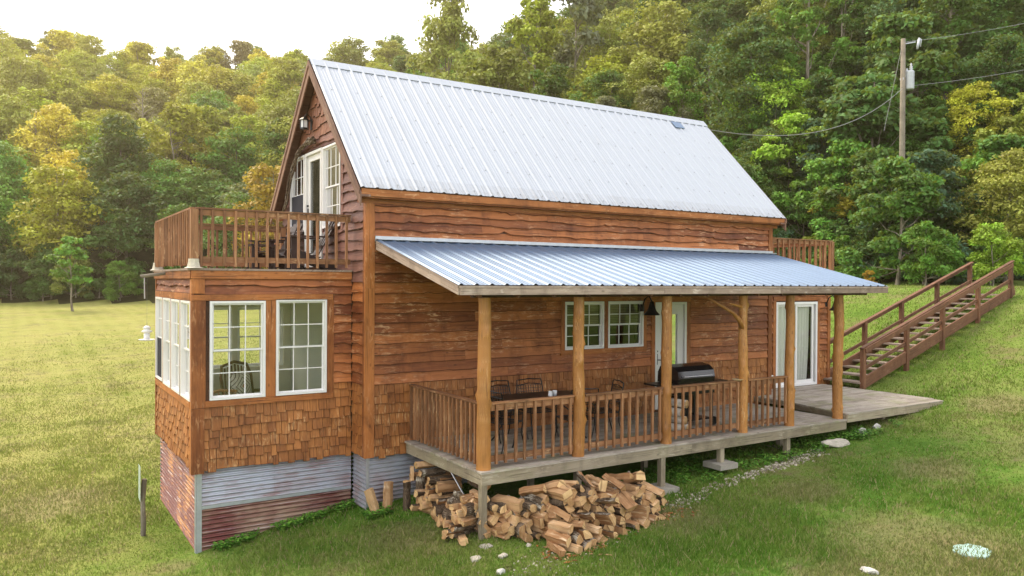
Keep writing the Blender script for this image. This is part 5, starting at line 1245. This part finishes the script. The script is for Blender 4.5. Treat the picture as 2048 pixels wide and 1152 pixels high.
ch0=make_chair(); ch0.location=(1.42,1.66,0); ch0.rotation_euler=(0,0,.05); ch0['label']='black iron patio chair behind the table, nearer the corner log post'; ch0['group']='patio chairs'
for loc,rz,lab in (((2.02,1.62,0),-.08,'black iron patio chair behind the table, right of the other back chair'),((2.95,1.05,0),-1.9,'black iron patio chair at right end of the porch table, by the second post'),((.95,1.05,0),1.9,'black iron patio chair at the left end of the porch table'),((2.15,.72,0),3.0,'black iron patio chair between table and front railing')):
    dup(ch0,loc,rz,lab,'patio chairs')
for k,(x,y) in enumerate(((2.0,1.22),(2.12,1.26))):
    m=MB(); m.lathe((0,0,0),[(0,0),(.036,0),(.04,.02),(.032,.085),(.03,.09),(.027,.088),(.0,.03)] if k==0 else [(0,0),(.028,0),(.034,.045),(.04,.09),(.037,.09),(.03,.04),(0,.02)],16)
    m.build if 0 else None
    o=m.build('cup','cup',None,True,(x,y,.716)); tag(o,('squat white pot on the black patio table, left of the tall cup','tall white cup on the black patio table')[k],'cup')
# ================================================================ grill
g=thing('barbecue_grill','black cart barbecue grill with lidded box and side shelves on the porch','grill',(4.95,1.05,0))
def gp_(mb,name,mat,par=None,smooth=False): return mb.build(name,mat,par or g,smooth)
m=MB(); prof=[(-.26,.80),(-.28,.90),(-.25,1.02),(-.15,1.10),(.05,1.13),(.2,1.09),(.26,.98),(.27,.80)]
n=len(prof); m.addmesh([(-.46,a,b) for a,b in prof]+[(.46,a,b) for a,b in prof],[tuple(range(n)),tuple(range(n,2*n))]+[(i,(i+1)%n,n+(i+1)%n,n+i) for i in range(n)]); gp_(m,'lid','gloss')
m=MB(); m.box(-.46,.46,-.27,.26,.60,.795,.5); gp_(m,'firebox','black')
m=MB(); m.tube([(-.36,-.31,.93),(.36,-.31,.93)],.013,8); m.bar((-.36,-.31,.93),(-.36,-.27,.93),.02,.02); m.bar((.36,-.31,.93),(.36,-.27,.93),.02,.02); gp_(m,'handle','steel')
for s in (-1,1):
    m=MB(); m.box(s*.47 if s>0 else -.84,.84 if s>0 else -.47,-.24,.22,.77,.80,.5); gp_(m,'side_shelf','black')
m=MB(); m.lathe((-.30,-.29,.7),[(0,-.015),(.025,-.012),(.025,.012),(0,.015)],10); gp_(m,'knob','steel')
for sx in (-1,1):
    for sy in (-1,1):
        m=MB(); m.box(sx*.43-.022,sx*.43+.022,sy*.22-.022,sy*.22+.022,.06 if sx>0 else 0,.60,.5); gp_(m,'leg','black')
m=MB(); m.box(-.44,.44,-.2,.2,.10,.13,.5); m.box(-.43,-.1,-.18,.18,.13,.58,.5); gp_(m,'cart_shelf','black')
for sy in (-1,1):
    m=MB(); m.tube([(.43,sy*.24,.08),(.43,sy*.29,.08)],.08,16); gp_(m,'wheel','black')
# birch logs beside the grill
for k,(dx,dy,z) in enumerate(((0,0,.08),(.16,.03,.08),(.07,.01,.22),(.0,.02,.36),(.12,.03,.50))):
    m=MB(); m.tube([(0,-.19,0),(0,.19,0)],.072,12,.5,jit=.1,capmi=1); mb_=m
    o=m.build('birch_log',[MT.get('birch') or MT.setdefault('birch',plain('birch_bark',(.68,.62,.54),.8,0,.2,14,.9,.4)),'endgrain'],None,True,(4.22+dx,.62+dy,z)); o.rotation_euler=(0,.5*k,.25); tag(o,f"white-barked log in the small stack beside the grill, {('bottom left','bottom right','second layer','third layer','topmost')[k]}",'firewood','birch logs by the grill')
m=MB(); m.lathe((0,0,0),[(0,0),(.07,0),(.10,.018),(.095,.02),(.06,.006),(0,.006)],20); o=m.build('wooden_dish',plain('pale_wood_dish',(.62,.48,.27),.5),None,True,(5.14,-.0,.926)); tag(o,'small pale round dish resting on the porch handrail by the branched post','dish')
# ================================================================ balcony chairs
def adir():
    c=thing('adirondack_chair','dark brown slatted adirondack chair','chair')
    m=MB()
    for k in range(6): m.bar((-.24,-.22+k*.085,.36-k*.028),(.24,-.22+k*.085,.36-k*.028),.075,.02,up=(0,.3,1)) if 0 else m.box(-.25,.25,-.26+k*.085,-.19+k*.085,.355-k*.028,.375-k*.028)
    m.build('seat','chair',c); m=MB()
    for k in range(5):
        x=-.21+k*.105; h=.98-abs(k-2)*.05; m.bar((x*.85,.16,.20),(x*1.1,.52,h),.09,.02,up=(0,1,-.4))
    m.bar((-.25,.25,.40),(.25,.25,.40),.03,.06); m.bar((-.27,.42,.74),(.27,.42,.74),.03,.05); m.build('backrest','chair',c)
    for s in (-1,1):
        m=MB(); m.box(s*.31-.06,s*.31+.06,-.34,.34,.56,.585); m.build('armrest','chair',c)
        m=MB(); m.box(s*.27-.02,s*.27+.02,-.27,-.17,0,.56); m.build('leg','chair',c)
        m=MB(); m.bar((s*.27,-.28,.33),(s*.27,.48,.03),.025,.12); m.build('leg','chair',c)
    return c
a0=adir(); a0.location=(-1.30,3.95,2.80); a0.rotation_euler=(0,0,-math.pi/2-.1); tag(a0,'dark brown adirondack chair on the balcony with its slatted back to the gable','chair',None,'balcony chairs')
a1=dup(a0,(-1.35,5.6,2.80),-math.pi/2+.25,'dark brown adirondack chair on the balcony in front of the far gable window','balcony chairs')
bt=thing('side_table','small dark brown table on the balcony behind the front railing','table',(-1.75,5.0,2.8)); m=MB(); m.box(-.25,.25,-.25,.25,.44,.47); m.build('tabletop','chair',bt)
for sx in (-1,1):
    for sy in (-1,1):
        m=MB(); m.box(sx*.2-.02,sx*.2+.02,sy*.2-.02,sy*.2+.02,0,.44); m.build('leg','chair',bt)
# ================================================================ sunroom furniture
wc=thing('wicker_chair','brown wicker armchair with patterned cushions inside the sunroom','chair',(-2.0,4.75,0),.5)
W1_=plain('wicker',(.16,.085,.04),.7,0,.3,30,.5,.4)
m=MB(); m.box(-.3,.3,-.3,.28,.3,.4,.5); m.build('seat',W1_,wc); m=MB()
for k in range(9):
    x=-.3+k*.075; m.tube([(x,.28,.35),(x*1.05,.36,.75),(x*1.0,.40,1.12-abs(k-4)*.02)],.016,6)
m.tube([(-.32,.28,.5),(-.34,.36,.9),(-.28,.41,1.1),(0,.42,1.16),(.28,.41,1.1),(.34,.36,.9),(.32,.28,.5)],.028,8); m.build('backrest',W1_,wc)
for s in (-1,1):
    m=MB(); m.tube([(s*.31,.3,.62),(s*.36,0,.64),(s*.33,-.28,.58),(s*.31,-.3,.3)],.028,8); m.build('armrest',W1_,wc); 
    for y in (-.27,.25): m=MB(); m.tube([(s*.28,y,0),(s*.28,y,.32)],.022,6); m.build('leg',W1_,wc)
m=MB(); m.box(-.27,.27,-.29,.2,.402,.50,.5); m.build('cushion','curtain',wc)
# patterned pillow
mp,nt=newmat('patterned_pillow'); t=NT(nt); u=objco(t); sx=t.n('ShaderNodeSeparateXYZ'); t.l(u,sx.inputs[0])
ax_=t.math('ABSOLUTE',sx.outputs[0]); az=t.math('ABSOLUTE',t.math('SUBTRACT',sx.outputs[2],.74)); dm=t.math('ADD',ax_,az); rg=t.math('MODULO',dm,.075)
cc=t.mix(t.ramp(t.math('MULTIPLY',rg,13.3),[(.22,1.),(.26,0.)]),(.66,.60,.50),(.16,.12,.10)); cc=t.mix(t.ramp(t.math('MULTIPLY',dm,10),[(.38,1.),(.42,0.)]),cc,(.42,.16,.07)); t.out(t.pbsdf(cc,.9))
m=MB(); nn=10; vs=[]
for sgn in (-1,1):
    for i in range(nn+1):
        for j in range(nn+1):
            a=i/nn*2-1;b=j/nn*2-1; th=.075*(1-a**4)*(1-b**4)**.9+.005; pin=1-.06*(a*a*b*b); vs.append((a*.23*pin,.235+sgn*th+.12*(b*.5+.5)*.6-.03,.74+b*.22*pin))
fc=[]
for s in (0,1):
    o_=s*(nn+1)**2
    for i in range(nn):
        for j in range(nn): fc.append((o_+i*(nn+1)+j,o_+(i+1)*(nn+1)+j,o_+(i+1)*(nn+1)+j+1,o_+i*(nn+1)+j+1))
m.addmesh(vs,fc); o=m.build('pillow',mp,wc,True)
# second chair arm at lower left
wc2=thing('rocking_chair','light wooden chair with curved arm by the near sunroom window','chair',(-2.55,3.75,0),.3)
LW_=plain('honey_wood',(.42,.22,.10),.45); m=MB(); m.box(-.26,.26,-.25,.25,.38,.42,.5); m.build('seat',LW_,wc2)
for s in (-1,1):
    m=MB(); m.tube([(s*.3,.28,.68),(s*.33,.0,.70),(s*.3,-.24,.66),(s*.29,-.3,.56),(s*.28,-.24,.4)],.026,8); m.build('armrest',LW_,wc2)
    for y in (-.22,.22): m=MB(); m.tube([(s*.25,y,0),(s*.25,y,.40)],.02,6); m.build('leg',LW_,wc2)
m=MB()
for k in range(6): m.tube([(-.24+k*.096,.24,.42),(-.25+k*.1,.32,.78)],.012,6)
m.tube([(-.28,.32,.76),(0,.34,.80),(.28,.32,.76)],.026,8); m.build('backrest',LW_,wc2)
pp=thing('potted_fern','small green fern in a pot inside the sunroom window','plant',(-1.78,3.5,0)); m=MB(); m.lathe((0,0,0),[(0,0),(.08,0),(.11,.5),(.10,.5),(.0,.48)],14); m.build('pot','concrete',pp)
m=MB()
for k in range(60):
    a=q.uniform(0,6.28); l=q.uniform(.15,.3); pts=[(0,0,.48),(math.cos(a)*l*.4,math.sin(a)*l*.4,.48+l*.8),(math.cos(a)*l,math.sin(a)*l,.48+l*.5)]; w_=.012
    for i in range(2):
        A,B=Vector(pts[i]),Vector(pts[i+1]); sd_=Vector((-math.sin(a)*w_,math.cos(a)*w_,0)); m.face([A-sd_,A+sd_,B+sd_*.6,B-sd_*.6],q.random())
m.build('fronds','plantleaf',pp)
# ================================================================ bird feeder, its branch, wooden post with sign
m=MB(); m.tube([(-3.12,5.2,2.745),(-3.35,5.2,2.735),(-3.72,5.2,2.68)],[.03,.028,.03],8,.5,jit=.15); o=m.build('branch_bracket','pole',None,True); tag(o,'weathered pole sticking out below the balcony at the far corner','pole')
fx,fy=-3.62,5.2
bf=thing('bird_feeder','white hanging bird feeder with round tray left of the sunroom','bird feeder',(fx,fy,1.60))
m=MB(); m.lathe((0,0,0),[(0,.10),(.05,.115),(.085,.135),(.092,.145),(.05,.17),(.045,.185),(.07,.20),(.03,.235),(0,.24)],18); m.build('roof','white',bf,True); m=MB(); m.lathe((0,0,0),[(0,.0),(.05,.005),(.05,.105),(0,.11)],14); m.build('tube','cup',bf,True); m=MB(); m.lathe((0,0,0),[(0,-.02),(.10,-.015),(.13,.0),(.132,.008),(.10,-.002),(0,-.005)],20); m.build('tray','white',bf,True)
m=MB(); m.tube([(0,0,.23),(0,0,.30)],.004,5); m.tube([(0,0,.30),(0.0,0,1.08)],.0015,4); m.build('hanger','cable',bf)
m=MB(); m.tube([(-3.66,5.2,2.665),(-3.655,5.2,2.30)],.012,6); o=m.build('wind_chime','steel'); tag(o,'thin pale tube hanging from the weathered pole under the balcony corner','wind chime')
px,py=-3.86,4.25
d=CF*FPX+CR*(286-1024)-CU*(1072-576); 
hp_=None; tt=6
while tt<30:
    p=Vector(CAMP)+d*(tt/FPX)
    if p.z<gz(p.x,p.y): hp_=p; break
    tt+=.02
print('sign post at',hp_, 'depth',tt)
px,py,pz=hp_; ph=114*tt/FPX
sp=thing('sign_post','short rough wooden stake with a faded green metal sign beside the sunroom end','sign',(px,py,pz)); m=MB()
m.tube([(0,0,-.2),(.005,0,.2),(-.005,.01,ph*.6),(.012,0,ph)],[.042,.040,.038,.043],9,.5,jit=.25); o=m.build('stake','pole',sp)
m=MB()
sh=70*tt/FPX; z0=ph-.33; a=math.atan2(py-CAMP[1],px-CAMP[0])+.09; dx,dy=math.cos(a)*.17,math.sin(a)*.17
m.hexa([(-.055-dx,-dy,z0),(-.055+dx,dy,z0),(-.052+dx,dy+.004,z0),(-.052-dx,-dy+.004,z0),(-.055-dx,-dy,z0+sh),(-.055+dx,dy,z0+sh-.02),(-.052+dx,dy+.004,z0+sh-.02),(-.052-dx,-dy+.004,z0+sh)],.5); m.build('sign_panel','signgreen',sp)
# ================================================================ utility pole and cables
UX,UY=32.79,13.7; ug=gz(UX,UY)
up=thing('utility_pole','tall wooden utility pole with grey transformer among the trees','utility pole',(UX,UY,ug)); H=15.16-ug
m=MB(); m.tube([(0,0,-.5),(0,0,H*.5),(.0,0,H)],[.16,.14,.11],12,.5); m.build('pole','pole',up,True)
sv=Vector((CR.x,CR.y,0)).normalized()
def sp2(a,z,f=0): return (sv.x*a-sv.y*f*-1*0+CF.x*-f,sv.y*a-CF.y*f,z)
tz=13.05-ug
m=MB(); m.lathe(sp2(.36,tz),[(0,-.48),(.19,-.48),(.21,-.42),(.21,.38),(.22,.42),(.19,.46),(0,.48)],20); tr_=m.build('transformer','insul',up,True); m=MB(); m.lathe(sp2(.42,tz+.62),[(.05,-.16),(.1,-.12),(.05,-.08),(.1,-.03),(.05,.02),(.09,.07),(.03,.12),(.06,.2),(0,.26)],10); m.lathe(sp2(.2,tz+.5),[(.05,-.1),(.08,-.03),(.04,.02),(.05,.08),(0,.1)],10); m.build('bushing','insul',tr_,True)
m=MB(); m.bar(sp2(.05,tz+1.85),sp2(.62,tz+1.95),.05,.05); fa=m.build('cutout_arm','insul',up); m=MB(); m.tube([sp2(.72,tz+1.6),sp2(.82,tz+2.1)],[.06,.07],8); m.tube([sp2(.78,tz+2.15),sp2(.92,tz+2.08),sp2(.88,tz+1.72)],.035,6); m.build('fuse_cutout','insul',fa,True)
m=MB(); m.box(-.1,.1,-.1,.1,tz+.0,tz+.1); m.bar(sp2(0,tz+.2),sp2(.2,tz+.2),.06,.06); m.build('bracket','steel',up)
def wire(P,Q,sag,r,label,name='power_line'):
    P=Vector(P);Q=Vector(Q); pts=[]
    for i in range(25):
        f=i/24; p=P.lerp(Q,f); p.z-=sag*4*f*(1-f); pts.append(p)
    m=MB(); m.tube(pts,r,5,.5); o=m.build(name,'cable'); tag(o,label,'cable'); return o
W=lambda a,z: (UX+sp2(a,z-ug)[0],UY+sp2(a,z-ug)[1],z)
d=lambda u,v,D: Vector(CAMP)+(CF*FPX+CR*(u-1024)-CU*(v-576))*(D/FPX)
wire(W(.1,15.0),d(2160,22,41),.15,.013,'upper power line from the pole top to the right edge')
wire(W(.3,12.75),d(2110,128,41),.1,.013,'lower power line from the transformer running right into the trees')
wire(W(0,12.65),(9.0,4.95,6.60),1.05,.013,'drooping service cable from the utility pole down to the cabin roof')
wire(W(-.1,14.6),d(1768,262,39.5),0,.011,'steel guy wire slanting down left of the utility pole','guy_wire')
# ================================================================ light, sky, haze
SUN_EL=50; SUN_AZ=(-.30,.95) # direction towards the sun, behind the left hill
az=math.atan2(SUN_AZ[1],SUN_AZ[0])
w=bpy.data.worlds.new('World'); sc.world=w; w.use_nodes=True; nt=w.node_tree
for n in list(nt.nodes): nt.nodes.remove(n)
t=NT(nt); sky=t.n('ShaderNodeTexSky'); sky.sky_type='NISHITA'; sky.sun_disc=False; sky.sun_elevation=math.radians(SUN_EL); sky.sun_rotation=math.radians(90)-az; sky.air_density=1.0; sky.dust_density=2.5; sky.ozone_density=1.0
# thin bright overcast: clouds veil the blue
tc=t.n('ShaderNodeTexCoord'); cn=t.noise(t.mapv(tc.outputs['Generated'],(1.5,1.5,3)),1.6,4,.6)
bw=t.n('ShaderNodeRGBToBW'); t.l(sky.outputs[0],bw.inputs[0])
cl=t.mix(1.0,bw.outputs[0],(1.05,1.03,1.03),'MULTIPLY')
cl2=t.mix(1.0,cl,(9.0,9.05,9.4),'ADD')
col=t.mix(t.ramp(cn,[(.30,.55),(.60,.85)]),sky.outputs[0],cl2)
bg=t.n('ShaderNodeBackground'); bg.inputs[1].default_value=.125; t.l(col,bg.inputs[0]); o=t.n('ShaderNodeOutputWorld'); t.l(bg.outputs[0],o.inputs[0])
sd=bpy.data.lights.new('sun','SUN'); sd.energy=2.1; sd.angle=math.radians(30); sd.color=(1.0,.80,.50); so=bpy.data.objects.new('sun',sd); C.objects.link(so)
dirv=Vector((math.cos(az)*math.cos(math.radians(SUN_EL)),math.sin(az)*math.cos(math.radians(SUN_EL)),math.sin(math.radians(SUN_EL))))
so.rotation_euler=(-dirv).to_track_quat('-Z','Y').to_euler(); so.location=(0,0,60)
HAZE=True
if HAZE:
    m,nt=newmat('haze'); t=NT(nt); pv=t.n('ShaderNodeVolumePrincipled'); pv.inputs['Color'].default_value=(1.0,.84,.55,1); pv.inputs['Density'].default_value=.0006; pv.inputs['Anisotropy'].default_value=.55
    o=t.n('ShaderNodeOutputMaterial'); t.l(pv.outputs[0],o.inputs['Volume'])
    mb=MB(); mb.box(-270,310,-80,340,-12,130,.5); h=mb.build('haze',m); tag(h,'thin bright morning haze over the valley','haze',kind='stuff'); h.display_type='WIRE'
sc.view_settings.view_transform='Standard'; sc.view_settings.look='None'; sc.view_settings.exposure=.74; sc.view_settings.gamma=1
sc.render.engine='CYCLES'; sc.cycles.max_bounces=8; sc.cycles.transparent_max_bounces=12; sc.cycles.volume_bounces=0
